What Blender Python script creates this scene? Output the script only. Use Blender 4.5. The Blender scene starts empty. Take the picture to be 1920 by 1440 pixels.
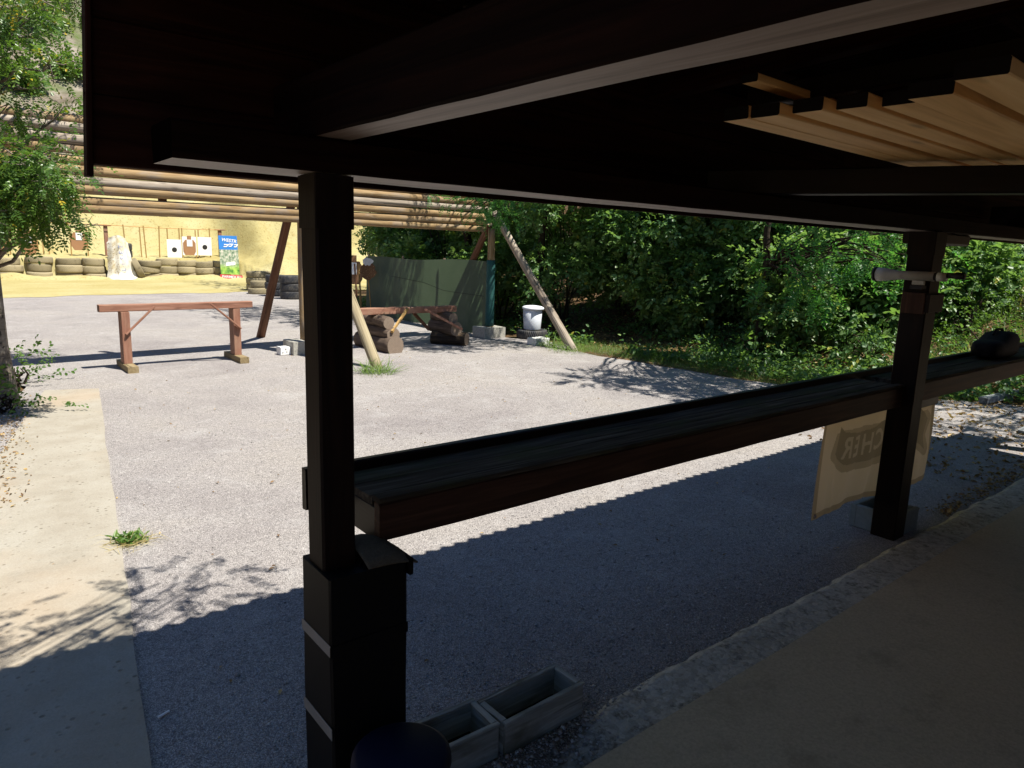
import bpy, bmesh, math, random
import numpy as np
from mathutils import Matrix, Vector

random.seed(7)
RNG = np.random.default_rng(11)
SC = bpy.context.scene
COL = SC.collection

# ------------------------------------------------------------------ camera
CAM_Z = 1.70
cam_data = bpy.data.cameras.new('camera')
cam = bpy.data.objects.new('camera', cam_data)
COL.objects.link(cam)
cam_data.sensor_width = 36.0
cam_data.lens = 36.0 * 1327.0 / 1920.0
cam_data.clip_start = 0.02
cam_data.clip_end = 600.0
_dn = Vector((-216.0, 6935.0, 1327.0)).normalized()      # straight down, in camera axes (x right, y down, z forward)
_up = -_dn
_ex = Vector((1665.0, -202.0, 1327.0)).normalized()      # along the shelter
_ex = (_ex - _up * _ex.dot(_up)).normalized()
_ey = _up.cross(_ex)
if _ey.z < 0:
    _ey = -_ey
RW = Matrix((_ex, _ey, _up))                              # camera axes -> world
_c = (RW @ Vector((1, 0, 0)), RW @ Vector((0, -1, 0)), RW @ Vector((0, 0, -1)))
cam.matrix_world = Matrix(((_c[0].x, _c[1].x, _c[2].x, 0.0), (_c[0].y, _c[1].y, _c[2].y, 0.0),
                           (_c[0].z, _c[1].z, _c[2].z, CAM_Z), (0, 0, 0, 1)))
SC.camera = cam

# ------------------------------------------------------------------ sky, sun, exposure
SUN_FROM = Vector((0.22, -0.46, 1.0)).normalized()
world = bpy.data.worlds.new('World')
SC.world = world
world.use_nodes = True
wn = world.node_tree
wn.nodes.clear()
wo = wn.nodes.new('ShaderNodeOutputWorld')
wb = wn.nodes.new('ShaderNodeBackground')
ws = wn.nodes.new('ShaderNodeTexSky')
ws.sky_type = 'NISHITA'
ws.sun_disc = False
ws.sun_elevation = math.asin(SUN_FROM.z)
ws.sun_rotation = math.atan2(SUN_FROM.x, SUN_FROM.y)
ws.air_density = 0.55
ws.dust_density = 0.0
ws.ozone_density = 6.0
wb.inputs['Strength'].default_value = 0.105
wn.links.new(ws.outputs[0], wb.inputs['Color'])
wn.links.new(wb.outputs[0], wo.inputs['Surface'])
sun_data = bpy.data.lights.new('sun', 'SUN')
sun_data.energy = 5.0
sun_data.angle = math.radians(0.45)
sun_data.color = (1.0, 0.95, 0.86)
sun = bpy.data.objects.new('sun', sun_data)
COL.objects.link(sun)
sun.rotation_euler = SUN_FROM.to_track_quat('Z', 'Y').to_euler()
sun.location = SUN_FROM * 60
SC.view_settings.view_transform = 'Standard'
SC.view_settings.look = 'None'
SC.view_settings.gamma = 1.0
SC.view_settings.exposure = 0.90
SC.view_settings.use_curve_mapping = False
SC.render.engine = 'CYCLES'
SC.cycles.use_denoising = True
SC.cycles.max_bounces = 10
SC.cycles.diffuse_bounces = 4
SC.cycles.transmission_bounces = 4
SC.cycles.sample_clamp_indirect = 6.0

# ------------------------------------------------------------------ object helpers
MW = {}

def link(o, parent=None, M=None):
    COL.objects.link(o)
    M = M if M is not None else Matrix.Identity(4)
    MW[o.name] = M
    if parent is not None:
        o.parent = parent
        o.matrix_basis = MW[parent.name].inverted() @ M
    else:
        o.matrix_basis = M
    return o

def tag(o, label=None, cat=None, group=None, kind=None):
    if label: o['label'] = label
    if cat: o['category'] = cat
    if group: o['group'] = group
    if kind: o['kind'] = kind
    return o

def thing(name, loc, label, cat, group=None, rz=0.0):
    o = bpy.data.objects.new(name, None)
    o.empty_display_size = 0.1
    link(o, None, Matrix.Translation(loc) @ Matrix.Rotation(rz, 4, 'Z'))
    return tag(o, label, cat, group)

def mesh_obj(name, V, F, mat, parent=None, M=None, smooth=False, mats=None, midx=None):
    me = bpy.data.meshes.new(name)
    me.from_pydata([tuple(v) for v in V], [], [tuple(f) for f in F])
    for m in (mats or [mat]):
        me.materials.append(m)
    if midx is not None:
        me.polygons.foreach_set('material_index', midx)
    if smooth is True:
        me.polygons.foreach_set('use_smooth', [True] * len(me.polygons))
    elif smooth:
        me.polygons.foreach_set('use_smooth', smooth)
    me.update()
    return link(bpy.data.objects.new(name, me), parent, M)

def frame(p0, p1, up=(0, 0, 1)):
    """matrix whose x axis runs from p0 to p1, origin at the middle"""
    p0, p1 = Vector(p0), Vector(p1)
    x = (p1 - p0).normalized()
    u = Vector(up)
    if abs(x.dot(u)) > 0.98:
        u = Vector((0, 1, 0))
    y = u.cross(x).normalized()
    z = x.cross(y)
    c = (p0 + p1) / 2
    return Matrix(((x.x, y.x, z.x, c.x), (x.y, y.y, z.y, c.y), (x.z, y.z, z.z, c.z), (0, 0, 0, 1))), (p1 - p0).length

def beam_mesh(L, w, h, ch=0.004, n=1, wob=0.0):
    """squared timber along x with chamfered edges"""
    a, b = w / 2, h / 2
    ring = [(-a + ch, -b), (a - ch, -b), (a, -b + ch), (a, b - ch), (a - ch, b), (-a + ch, b), (-a, b - ch), (-a, -b + ch)]
    V, F = [], []
    for i in range(n + 1):
        x = -L / 2 + L * i / n
        for (y, z) in ring:
            V.append((x + (random.uniform(-wob, wob) if i in (0, n) else 0), y + random.uniform(-wob, wob), z + random.uniform(-wob, wob)))
    for i in range(n):
        for k in range(8):
            k2 = (k + 1) % 8
            F.append((i * 8 + k, i * 8 + k2, (i + 1) * 8 + k2, (i + 1) * 8 + k))
    F.append(tuple(reversed(range(8))))
    F.append(tuple(range(n * 8, n * 8 + 8)))
    return V, F

def beam(name, p0, p1, w, h, mat, parent=None, up=(0, 0, 1), ch=0.004, n=1, wob=0.0):
    M, L = frame(p0, p1, up)
    V, F = beam_mesh(L, w, h, ch, n, wob)
    return mesh_obj(name, V, F, mat, parent, M)

def lit_bottom(o):
    """faces that look down get a paler wood, with the ground bounce put into its colour"""
    o.data.materials.append(M['lit_under'])
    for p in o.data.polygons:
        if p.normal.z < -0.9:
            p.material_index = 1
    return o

def box(name, lo, hi, mat, parent=None, axis=0, ch=0.004, n=1, wob=0.0):
    """axis-aligned chamfered block, grain along the given axis"""
    lo, hi = Vector(lo), Vector(hi)
    c, s = (lo + hi) / 2, hi - lo
    if axis == 0:
        return beam(name, (lo.x, c.y, c.z), (hi.x, c.y, c.z), s.y, s.z, mat, parent, (0, 0, 1), ch, n, wob)
    if axis == 1:
        return beam(name, (c.x, lo.y, c.z), (c.x, hi.y, c.z), s.x, s.z, mat, parent, (0, 0, 1), ch, n, wob)
    return beam(name, (c.x, c.y, lo.z), (c.x, c.y, hi.z), s.x, s.y, mat, parent, (0, 1, 0), ch, n, wob)

def log_mesh(L, r0, r1, seg=14, n=12, bend=0.02, rough=0.05, flat=None):
    V, F, mi, sm = [], [], [], []
    b1, b2 = random.uniform(-bend, bend), random.uniform(-bend, bend)
    ph = random.uniform(0, 6)
    off = [random.uniform(-rough, rough) for _ in range(seg)]
    for i in range(n + 1):
        t = i / n
        x = -L / 2 + L * t
        cy = b1 * math.sin(math.pi * t) + 0.3 * bend * math.sin(5 * t + ph)
        cz = b2 * math.sin(math.pi * t) + 0.3 * bend * math.cos(4 * t + ph)
        r = r0 + (r1 - r0) * t
        for k in range(seg):
            a = 2 * math.pi * k / seg
            rr = r * (1 + off[k] + random.uniform(-rough, rough) * 0.5)
            y, z = rr * math.cos(a), rr * math.sin(a)
            if flat is not None:
                z = max(z, -flat * r)
            V.append((x, cy + y, cz + z))
    for i in range(n):
        for k in range(seg):
            k2 = (k + 1) % seg
            F.append((i * seg + k, (i + 1) * seg + k, (i + 1) * seg + k2, i * seg + k2))
            mi.append(0); sm.append(True)
    F.append(tuple(range(seg))); mi.append(1); sm.append(False)
    F.append(tuple(reversed(range(n * seg, n * seg + seg)))); mi.append(1); sm.append(False)
    return V, F, mi, sm

def log(name, p0, p1, r0, r1, mats, parent=None, up=(0, 0, 1), **kw):
    M, L = frame(p0, p1, up)
    V, F, mi, sm = log_mesh(L, r0, r1, **kw)
    return mesh_obj(name, V, F, None, parent, M, smooth=sm, mats=mats, midx=mi)

def tube(V, F, pts, rad, seg=6):
    """append a tapered tube through pts"""
    base = len(V)
    n = len(pts)
    for i, p in enumerate(pts):
        p = Vector(p)
        d = (Vector(pts[min(i + 1, n - 1)]) - Vector(pts[max(i - 1, 0)]))
        d = d.normalized() if d.length > 1e-9 else Vector((0, 0, 1))
        u = Vector((0, 0, 1)) if abs(d.z) < 0.9 else Vector((1, 0, 0))
        s = d.cross(u).normalized()
        t = d.cross(s)
        for k in range(seg):
            a = 2 * math.pi * k / seg
            V.append(p + (s * math.cos(a) + t * math.sin(a)) * rad[i])
    for i in range(n - 1):
        for k in range(seg):
            k2 = (k + 1) % seg
            F.append((base + i * seg + k, base + i * seg + k2, base + (i + 1) * seg + k2, base + (i + 1) * seg + k))
    F.append(tuple(base + (n - 1) * seg + k for k in range(seg)))

def lathe(prof, seg=28):
    V, F = [], []
    n = len(prof)
    for k in range(seg):
        a = 2 * math.pi * k / seg
        for (r, z) in prof:
            V.append((r * math.cos(a), r * math.sin(a), z))
    for k in range(seg):
        k2 = (k + 1) % seg
        for i in range(n - 1):
            F.append((k * n + i, k2 * n + i, k2 * n + i + 1, k * n + i + 1))
    return V, F

def text_mesh(name, body, size, mat, M, parent, shear=0.0, depth=0.0006, spacing=1.0):
    cu = bpy.data.curves.new('lettering', 'FONT')
    cu.body = body
    cu.size = size
    cu.align_x = 'CENTER'
    cu.align_y = 'CENTER'
    cu.shear = shear
    cu.extrude = depth
    cu.space_character = spacing
    cu.offset = size * 0.012
    tmp = bpy.data.objects.new('lettering', cu)
    COL.objects.link(tmp)
    dg = bpy.context.evaluated_depsgraph_get()
    me = bpy.data.meshes.new_from_object(tmp.evaluated_get(dg))
    bpy.data.objects.remove(tmp)
    bpy.data.curves.remove(cu)
    me.name = name
    me.materials.clear()
    me.materials.append(mat)
    return link(bpy.data.objects.new(name, me), parent, M)

# ------------------------------------------------------------------ value noise for shapes
_perm = np.random.default_rng(5).random((256, 256))
def vnoise(x, y):
    x = np.asarray(x, float); y = np.asarray(y, float)
    xi, yi = np.floor(x).astype(int), np.floor(y).astype(int)
    fx, fy = x - xi, y - yi
    fx, fy = fx * fx * (3 - 2 * fx), fy * fy * (3 - 2 * fy)
    g = lambda a, b: _perm[a % 256, b % 256]
    return (g(xi, yi) * (1 - fx) + g(xi + 1, yi) * fx) * (1 - fy) + (g(xi, yi + 1) * (1 - fx) + g(xi + 1, yi + 1) * fx) * fy - 0.5
def fbm(x, y, o=4):
    s, a, t = 0, 1.0, 0
    for i in range(o):
        s = s + a * vnoise(x * 2 ** i + 17 * i, y * 2 ** i + 31 * i); t += a; a *= 0.5
    return s / t
def sstep(a, b, x):
    t = np.clip((np.asarray(x, float) - a) / (b - a), 0, 1)
    return t * t * (3 - 2 * t)

# ------------------------------------------------------------------ materials
class NT:
    def __init__(s, name):
        s.m = bpy.data.materials.new(name)
        s.m.use_nodes = True
        s.t = s.m.node_tree
        s.t.nodes.clear()
        s.out = s.t.nodes.new('ShaderNodeOutputMaterial')
        s.tc = s.t.nodes.new('ShaderNodeTexCoord')
    def n(s, typ, ins=None, **kw):
        nd = s.t.nodes.new('ShaderNode' + typ)
        for k, v in kw.items():
            setattr(nd, k, v)
        for k, v in (ins or {}).items():
            s.set(nd, k, v)
        return nd
    def set(s, nd, k, v):
        inp = nd.inputs[k]
        if isinstance(v, bpy.types.NodeSocket):
            s.t.links.new(v, inp)
        elif isinstance(v, bpy.types.Node):
            s.t.links.new(v.outputs[0], inp)
        else:
            if isinstance(v, tuple) and len(v) == 3 and inp.type == 'RGBA':
                v = v + (1.0,)
            inp.default_value = v
    def mapping(s, scale, vec=None, loc=(0, 0, 0), rnd=False):
        vec = vec or s.tc.outputs['Object']
        if rnd:
            oi = s.n('ObjectInfo')
            mu = s.n('VectorMath', {0: oi.outputs['Random'], 1: (37.0, 53.0, 71.0)}, operation='MULTIPLY')
            ad = s.n('VectorMath', {0: vec, 1: mu.outputs[0]}, operation='ADD')
            vec = ad.outputs[0]
        return s.n('Mapping', {'Vector': vec, 'Scale': scale, 'Location': loc}).outputs[0]
    def noise(s, vec, scale, detail=4.0, rough=0.55, dist=0.0):
        return s.n('TexNoise', {'Vector': vec, 'Scale': scale, 'Detail': detail, 'Roughness': rough, 'Distortion': dist}).outputs[0]
    def ramp(s, fac, stops, interp='LINEAR'):
        r = s.n('ValToRGB', {'Fac': fac})
        cr = r.color_ramp
        cr.interpolation = interp
        while len(cr.elements) < len(stops):
            cr.elements.new(0.5)
        for e, (p, c) in zip(cr.elements, stops):
            e.position = p
            e.color = tuple(c) + (1.0,) if len(c) == 3 else c
        return r.outputs[0]
    def mix(s, fac, a, b, mode='MIX'):
        m = s.n('Mix', data_type='RGBA', blend_type=mode)
        m.clamp_factor = True
        for key, v in ((0, fac), (6, a), (7, b)):
            inp = m.inputs[key]
            if isinstance(v, bpy.types.NodeSocket):
                s.t.links.new(v, inp)
            else:
                inp.default_value = (v + (1.0,)) if isinstance(v, tuple) and len(v) == 3 else v
        return m.outputs[2]
    def math(s, op, a, b=0.0, clamp=False):
        m = s.n('Math', {0: a, 1: b}, operation=op)
        m.use_clamp = clamp
        return m.outputs[0]
    def bump(s, height, strength, dist):
        return s.n('Bump', {'Height': height, 'Strength': strength, 'Distance': dist}).outputs[0]
    def principled(s, color, rough=0.8, spec=0.3, normal=None, metallic=0.0, **kw):
        p = s.n('BsdfPrincipled', {'Base Color': color, 'Roughness': rough, 'Specular IOR Level': spec, 'Metallic': metallic})
        if normal is not None:
            s.set(p, 'Normal', normal)
        for k, v in kw.items():
            s.set(p, k, v)
        s.t.links.new(p.outputs[0], s.out.inputs['Surface'])
        return s.m
G3 = lambda v: (v, v, v)

def wood(name, dark, mid, light, rough=0.75, spec=0.25, ls=1.6, cs=26.0, crack=0.0, stain=None, bump=0.35, tint=0.25):
    t = NT(name)
    v = t.mapping((ls, cs, cs), rnd=True)
    g = t.noise(v, 1.0, 6.0, 0.6, 0.8)
    col = t.ramp(g, [(0.28, dark), (0.5, mid), (0.72, light)])
    v2 = t.mapping((0.9, 5.0, 5.0), rnd=True)
    big = t.noise(v2, 1.0, 3.0, 0.5)
    col = t.mix(t.math('MULTIPLY', t.ramp(big, [(0.35, G3(0)), (0.7, G3(1))]), tint), col, dark)
    kn = t.n('TexVoronoi', {'Vector': t.mapping((2.2, 9.0, 9.0), rnd=True), 'Scale': 1.0})
    knot = t.ramp(kn.outputs['Distance'], [(0.05, G3(1)), (0.16, G3(0))])
    col = t.mix(t.math('MULTIPLY', knot, 0.55), col, tuple(c * 0.35 for c in dark))
    hgt = g
    if crack > 0:
        cv = t.noise(t.mapping((0.8, 30.0, 30.0), rnd=True), 1.0, 3.0, 0.5, 0.4)
        ck = t.ramp(cv, [(0.60, G3(0)), (0.66, G3(1))])
        col = t.mix(t.math('MULTIPLY', ck, crack), col, tuple(c * 0.22 for c in dark))
        hgt = t.math('SUBTRACT', g, t.math('MULTIPLY', ck, 0.6))
    if stain:
        sv = t.noise(t.mapping((3.0, 7.0, 7.0), rnd=True), 1.0, 4.0, 0.6)
        col = t.mix(t.ramp(sv, [(0.5, G3(0)), (0.66, G3(0.8))]), col, stain)
    return t.principled(col, rough, spec, t.bump(hgt, bump, 0.004))

def endgrain(name, dark, light, rings=70.0, rough=0.85):
    t = NT(name)
    sep = t.n('SeparateXYZ', {0: t.tc.outputs['Object']})
    r = t.math('SQRT', t.math('ADD', t.math('POWER', sep.outputs[1], 2.0), t.math('POWER', sep.outputs[2], 2.0)))
    wob = t.noise(t.mapping((1, 1, 1), rnd=True), 9.0, 3.0)
    w = t.math('SINE', t.math('ADD', t.math('MULTIPLY', r, rings * 6.28), t.math('MULTIPLY', wob, 5.0)))
    f = t.math('ADD', t.math('MULTIPLY', w, 0.25), 0.5)
    n2 = t.noise(t.mapping((1, 1, 1), rnd=True), 30.0, 4.0)
    col = t.mix(t.math('MULTIPLY', t.math('ADD', f, n2), 0.5), dark, light)
    return t.principled(col, rough, 0.2, t.bump(n2, 0.4, 0.004))

def leaf_mat(name, dark, mid, light, trans=0.45, gloss=0.35, yellow=None):
    t = NT(name)
    at = t.n('Attribute', attribute_name='rv')
    stops = [(0.0, dark), (0.5, mid), (0.9, light)]
    if yellow:
        stops.append((0.985, light)); stops.append((1.0, yellow))
    col = t.ramp(at.outputs['Fac'], stops)
    p = t.n('BsdfPrincipled', {'Base Color': col, 'Roughness': gloss, 'Specular IOR Level': 0.45})
    tcol = t.mix(0.6, col, tuple(min(1, c * k) for c, k in zip(light, (1.25, 1.5, 0.5))))
    tr = t.n('BsdfTranslucent', {'Color': tcol})
    mx = t.n('MixShader', {0: trans, 1: p.outputs[0], 2: tr.outputs[0]})
    t.t.links.new(mx.outputs[0], t.out.inputs['Surface'])
    return t.m

def plain(name, c, rough=0.7, spec=0.3, var=0.25, scale=8.0, bump=0.15, metallic=0.0, dirt=None, dirt_lo=0.5):
    t = NT(name)
    n1 = t.noise(t.mapping((1, 1, 1), rnd=True), scale, 6.0, 0.6)
    col = t.mix(n1, tuple(x * (1 - var) for x in c), tuple(min(1, x * (1 + var)) for x in c))
    if dirt:
        n2 = t.noise(t.mapping((1, 1, 1), rnd=True, loc=(5, 2, 9)), scale * 0.6, 5.0, 0.65)
        col = t.mix(t.ramp(n2, [(dirt_lo, G3(0)), (dirt_lo + 0.14, G3(0.85))]), col, dirt)
    return t.principled(col, rough, spec, t.bump(n1, bump, 0.003), metallic)

M = {}
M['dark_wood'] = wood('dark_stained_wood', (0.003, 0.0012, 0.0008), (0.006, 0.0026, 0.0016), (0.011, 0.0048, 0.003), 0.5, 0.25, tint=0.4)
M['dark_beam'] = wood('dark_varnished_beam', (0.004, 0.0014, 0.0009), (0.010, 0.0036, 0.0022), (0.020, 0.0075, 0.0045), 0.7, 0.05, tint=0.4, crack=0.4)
M['lit_under'] = wood('bounce_lit_underside', (0.14, 0.10, 0.08), (0.27, 0.205, 0.17), (0.40, 0.32, 0.275), 0.5, 0.45, tint=0.3)  # paler wood for undersides: light bounced off the ground is in the colour
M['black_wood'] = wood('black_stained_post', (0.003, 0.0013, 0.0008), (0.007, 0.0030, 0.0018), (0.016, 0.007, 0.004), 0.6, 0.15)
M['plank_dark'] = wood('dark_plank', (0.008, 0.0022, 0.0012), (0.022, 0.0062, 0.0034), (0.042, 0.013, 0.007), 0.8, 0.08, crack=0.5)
M['counter_top'] = wood('mossy_dark_counter', (0.022, 0.017, 0.012), (0.062, 0.051, 0.037), (0.14, 0.12, 0.09), 0.85, 0.03, stain=(0.050, 0.052, 0.024), crack=0.7)
M['counter_front'] = wood('red_brown_board', (0.022, 0.009, 0.005), (0.050, 0.022, 0.012), (0.092, 0.043, 0.024), 0.65, 0.2)
M['pine'] = wood('fresh_sawn_pine', (0.62, 0.34, 0.12), (0.82, 0.50, 0.20), (0.90, 0.60, 0.28), 0.6, 0.3, ls=1.0, cs=14.0, tint=0.15)
M['log'] = wood('weathered_peeled_log', (0.17, 0.105, 0.050), (0.31, 0.215, 0.11), (0.42, 0.32, 0.18), 0.85, 0.15, ls=2.0, cs=22.0, crack=0.55, stain=(0.25, 0.20, 0.15), bump=0.6, tint=0.5)
M['log_grey'] = wood('grey_weathered_log', (0.20, 0.16, 0.12), (0.34, 0.29, 0.23), (0.46, 0.41, 0.34), 0.88, 0.12, ls=1.6, cs=22.0, crack=0.7, bump=0.7, tint=0.5)
M['log_pale'] = wood('bleached_brace', (0.22, 0.18, 0.11), (0.34, 0.285, 0.18), (0.41, 0.355, 0.245), 0.88, 0.12, ls=0.7, cs=26.0, crack=0.85, bump=0.7)
M['log_brown'] = wood('brown_stained_brace', (0.10, 0.045, 0.025), (0.17, 0.080, 0.045), (0.24, 0.13, 0.08), 0.8, 0.2, ls=1.5, cs=20.0, crack=0.4)
M['log_dark'] = wood('dark_old_log', (0.055, 0.040, 0.030), (0.12, 0.088, 0.066), (0.20, 0.15, 0.115), 0.9, 0.12, ls=2.0, cs=18.0, crack=0.6, bump=0.8)
M['log_charred'] = wood('charred_log', (0.015, 0.012, 0.010), (0.045, 0.034, 0.024), (0.17, 0.11, 0.05), 0.85, 0.2, ls=2.5, cs=16.0, crack=0.7, bump=0.9)
M['end'] = endgrain('log_end_grain', (0.22, 0.16, 0.10), (0.42, 0.33, 0.22))
M['end_dark'] = endgrain('old_log_end_grain', (0.13, 0.10, 0.075), (0.30, 0.23, 0.175), 45.0)
M['red_wood'] = wood('red_brown_painted_wood', (0.17, 0.075, 0.048), (0.265, 0.13, 0.085), (0.36, 0.20, 0.14), 0.7, 0.25, ls=2.0, cs=18.0, stain=(0.30, 0.18, 0.12), crack=0.25)
M['foot_wood'] = wood('bare_timber_foot', (0.17, 0.125, 0.065), (0.255, 0.195, 0.105), (0.32, 0.26, 0.16), 0.85, 0.15, crack=0.5)
M['lath'] = wood('pine_lath', (0.27, 0.165, 0.055), (0.36, 0.225, 0.085), (0.43, 0.29, 0.12), 0.8, 0.15)
M['grey_board'] = wood('grey_weathered_board', (0.10, 0.11, 0.115), (0.18, 0.20, 0.205), (0.30, 0.32, 0.32), 0.85, 0.2, crack=0.5)
M['planter'] = wood('weathered_planter_board', (0.16, 0.16, 0.14), (0.33, 0.335, 0.30), (0.52, 0.53, 0.49), 0.8, 0.25, crack=0.6, stain=(0.10, 0.095, 0.06))
M['bark'] = wood('grey_furrowed_bark', (0.09, 0.075, 0.06), (0.21, 0.18, 0.145), (0.34, 0.30, 0.25), 0.95, 0.1, ls=5.0, cs=16.0, crack=0.8, bump=1.0)
M['bark_dark'] = wood('dark_bark', (0.018, 0.014, 0.010), (0.040, 0.030, 0.022), (0.075, 0.058, 0.042), 0.95, 0.1, ls=5.0, cs=20.0, bump=0.9)
M['sheet'] = plain('dark_corrugated_sheet', (0.012, 0.006, 0.004), 0.85, 0.1)
M['felt'] = plain('roofing_felt', (0.10, 0.085, 0.06), 0.95, 0.15, 0.5, 120.0, 0.8)
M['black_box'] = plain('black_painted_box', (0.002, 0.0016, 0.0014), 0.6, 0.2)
M['shaded_end'] = plain('matt_shaded_end', (0.003, 0.002, 0.0015), 1.0, 0.0)  # plate beam ends: shade put into a near-black colour
M['tape'] = plain('grey_tape', (0.20, 0.19, 0.17), 0.5, 0.4, 0.3, 30.0)
M['blue_plastic'] = plain('dark_blue_plastic', (0.004, 0.006, 0.026), 0.6, 0.15)
M['white_plastic'] = plain('white_plastic', (0.66, 0.70, 0.76), 0.45, 0.45, 0.08, 5.0, 0.05, dirt=(0.42, 0.42, 0.38), dirt_lo=0.62)
M['scope'] = plain('grey_scope_paint', (0.42, 0.42, 0.37), 0.5, 0.4, 0.2, 25.0, 0.3, dirt=(0.24, 0.23, 0.19), dirt_lo=0.60)
M['black_rubber'] = plain('black_rubber', (0.012, 0.012, 0.013), 0.6, 0.35)
M['lens'] = plain('lens_glass', (0.02, 0.02, 0.03), 0.08, 0.7)
M['metal'] = plain('dull_steel', (0.35, 0.34, 0.32), 0.45, 0.5, metallic=0.9)
M['concrete_block'] = plain('concrete_block', (0.36, 0.345, 0.30), 0.92, 0.15, 0.25, 40.0, 0.5, dirt=(0.22, 0.21, 0.18))
M['concrete_trough'] = plain('concrete_trough', (0.20, 0.24, 0.235), 0.9, 0.2, 0.25, 40.0, 0.5)
M['white_block'] = plain('white_foam_block', (0.72, 0.72, 0.70), 0.85, 0.2, 0.08, 30.0, 0.3)
M['cardboard'] = plain('target_cardboard', (0.34, 0.185, 0.095), 0.9, 0.1, 0.10, 6.0, 0.1)
M['paper'] = plain('white_paper', (0.80, 0.79, 0.77), 0.85, 0.15, 0.04, 6.0, 0.05)
M['black_print'] = plain('black_print', (0.03, 0.03, 0.028), 0.8, 0.15, 0.4, 30.0)
M['timber_end'] = endgrain('shaded_timber_end', (0.002, 0.001, 0.0008), (0.006, 0.003, 0.002))  # shade on the pine timber ends, painted as dark end grain
M['rope'] = plain('orange_rope', (0.55, 0.30, 0.12), 0.9, 0.1)
M['foil'] = plain('silver_painted_card', (0.62, 0.64, 0.66), 0.35, 0.5, 0.35, 40.0, 0.8, metallic=0.3)
M['burnt_card'] = plain('shot_up_cardboard', (0.16, 0.085, 0.045), 0.9, 0.1, 0.6, 60.0, 1.0, dirt=(0.42, 0.28, 0.16), dirt_lo=0.55)
M['cloth_black'] = plain('black_nylon', (0.006, 0.006, 0.007), 0.8, 0.2)

def m_gravel():
    t = NT('fine_grey_gravel')
    v = t.tc.outputs['Object']
    vo = t.n('TexVoronoi', {'Vector': v, 'Scale': 215.0})
    cell = t.n('RGBToBW', {0: vo.outputs['Color']}).outputs[0]
    stone = t.ramp(cell, [(0.18, (0.205, 0.192, 0.184)), (0.45, (0.378, 0.352, 0.333)), (0.68, (0.470, 0.440, 0.413)), (0.95, (0.64, 0.60, 0.565))])
    edge = t.ramp(vo.outputs['Distance'], [(0.35, G3(0)), (0.75, G3(1))])
    stone = t.mix(t.math('MULTIPLY', edge, 0.6), stone, (0.15, 0.14, 0.14))
    big = t.noise(v, 0.62, 6.0, 0.62, 0.5)
    stone = t.mix(0.75, stone, t.ramp(big, [(0.32, (0.72, 0.70, 0.72)), (0.5, (0.95, 0.94, 0.94)), (0.66, (1.0, 0.98, 0.94))]), 'MULTIPLY')
    dust = t.noise(t.mapping((1, 1, 1), v, (3, 8, 1)), 2.6, 6.0, 0.7, 0.6)
    stone = t.mix(t.math('MULTIPLY', t.ramp(dust, [(0.50, G3(0)), (0.78, G3(1))]), 0.38), stone, (0.50, 0.49, 0.475))
    mid = t.noise(v, 22.0, 4.0, 0.7)
    stone = t.mix(0.6, stone, t.ramp(mid, [(0.3, G3(0.72)), (0.6, G3(1.05))]), 'MULTIPLY')
    h = t.math('SUBTRACT', t.math('MULTIPLY', mid, 1.6), t.math('MULTIPLY', vo.outputs['Distance'], 0.7))
    return t.principled(stone, 0.95, 0.1, t.bump(h, 0.8, 0.008))
M['gravel'] = m_gravel()

def m_path():
    t = NT('worn_washed_concrete')
    v = t.tc.outputs['Object']
    n1 = t.noise(v, 3.0, 6.0, 0.65)
    col = t.ramp(n1, [(0.3, (0.275, 0.245, 0.195)), (0.55, (0.325, 0.298, 0.245)), (0.75, (0.355, 0.332, 0.282))])
    n2 = t.noise(v, 130.0, 3.0, 0.6)
    col = t.mix(0.55, col, t.ramp(n2, [(0.3, G3(0.75)), (0.65, G3(1.08))]), 'MULTIPLY')
    vo = t.n('TexVoronoi', {'Vector': v, 'Scale': 27.0, 'Randomness': 1.0})
    pk = t.ramp(vo.outputs['Distance'], [(0.13, G3(1)), (0.30, G3(0))])
    sel = t.ramp(t.noise(v, 5.0, 3.0), [(0.44, G3(0.15)), (0.6, G3(1))])
    sel2 = t.n('RGBToBW', {0: vo.outputs['Color']}).outputs[0]
    pk = t.math('MULTIPLY', t.math('MULTIPLY', pk, sel), t.ramp(sel2, [(0.35, G3(0)), (0.6, G3(1))]))
    col = t.mix(t.math('MULTIPLY', pk, 0.75), col, (0.13, 0.11, 0.08))
    dirt = t.noise(t.mapping((1, 1, 1), v, (9, 1, 1)), 0.7, 5.0, 0.6)
    col = t.mix(t.math('MULTIPLY', t.ramp(dirt, [(0.5, G3(0)), (0.7, G3(1))]), 0.35), col, (0.40, 0.28, 0.17))
    h = t.math('SUBTRACT', t.math('MULTIPLY', n2, 0.4), pk)
    return t.principled(col, 0.92, 0.15, t.bump(h, 0.6, 0.006))
M['path'] = m_path()

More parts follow.
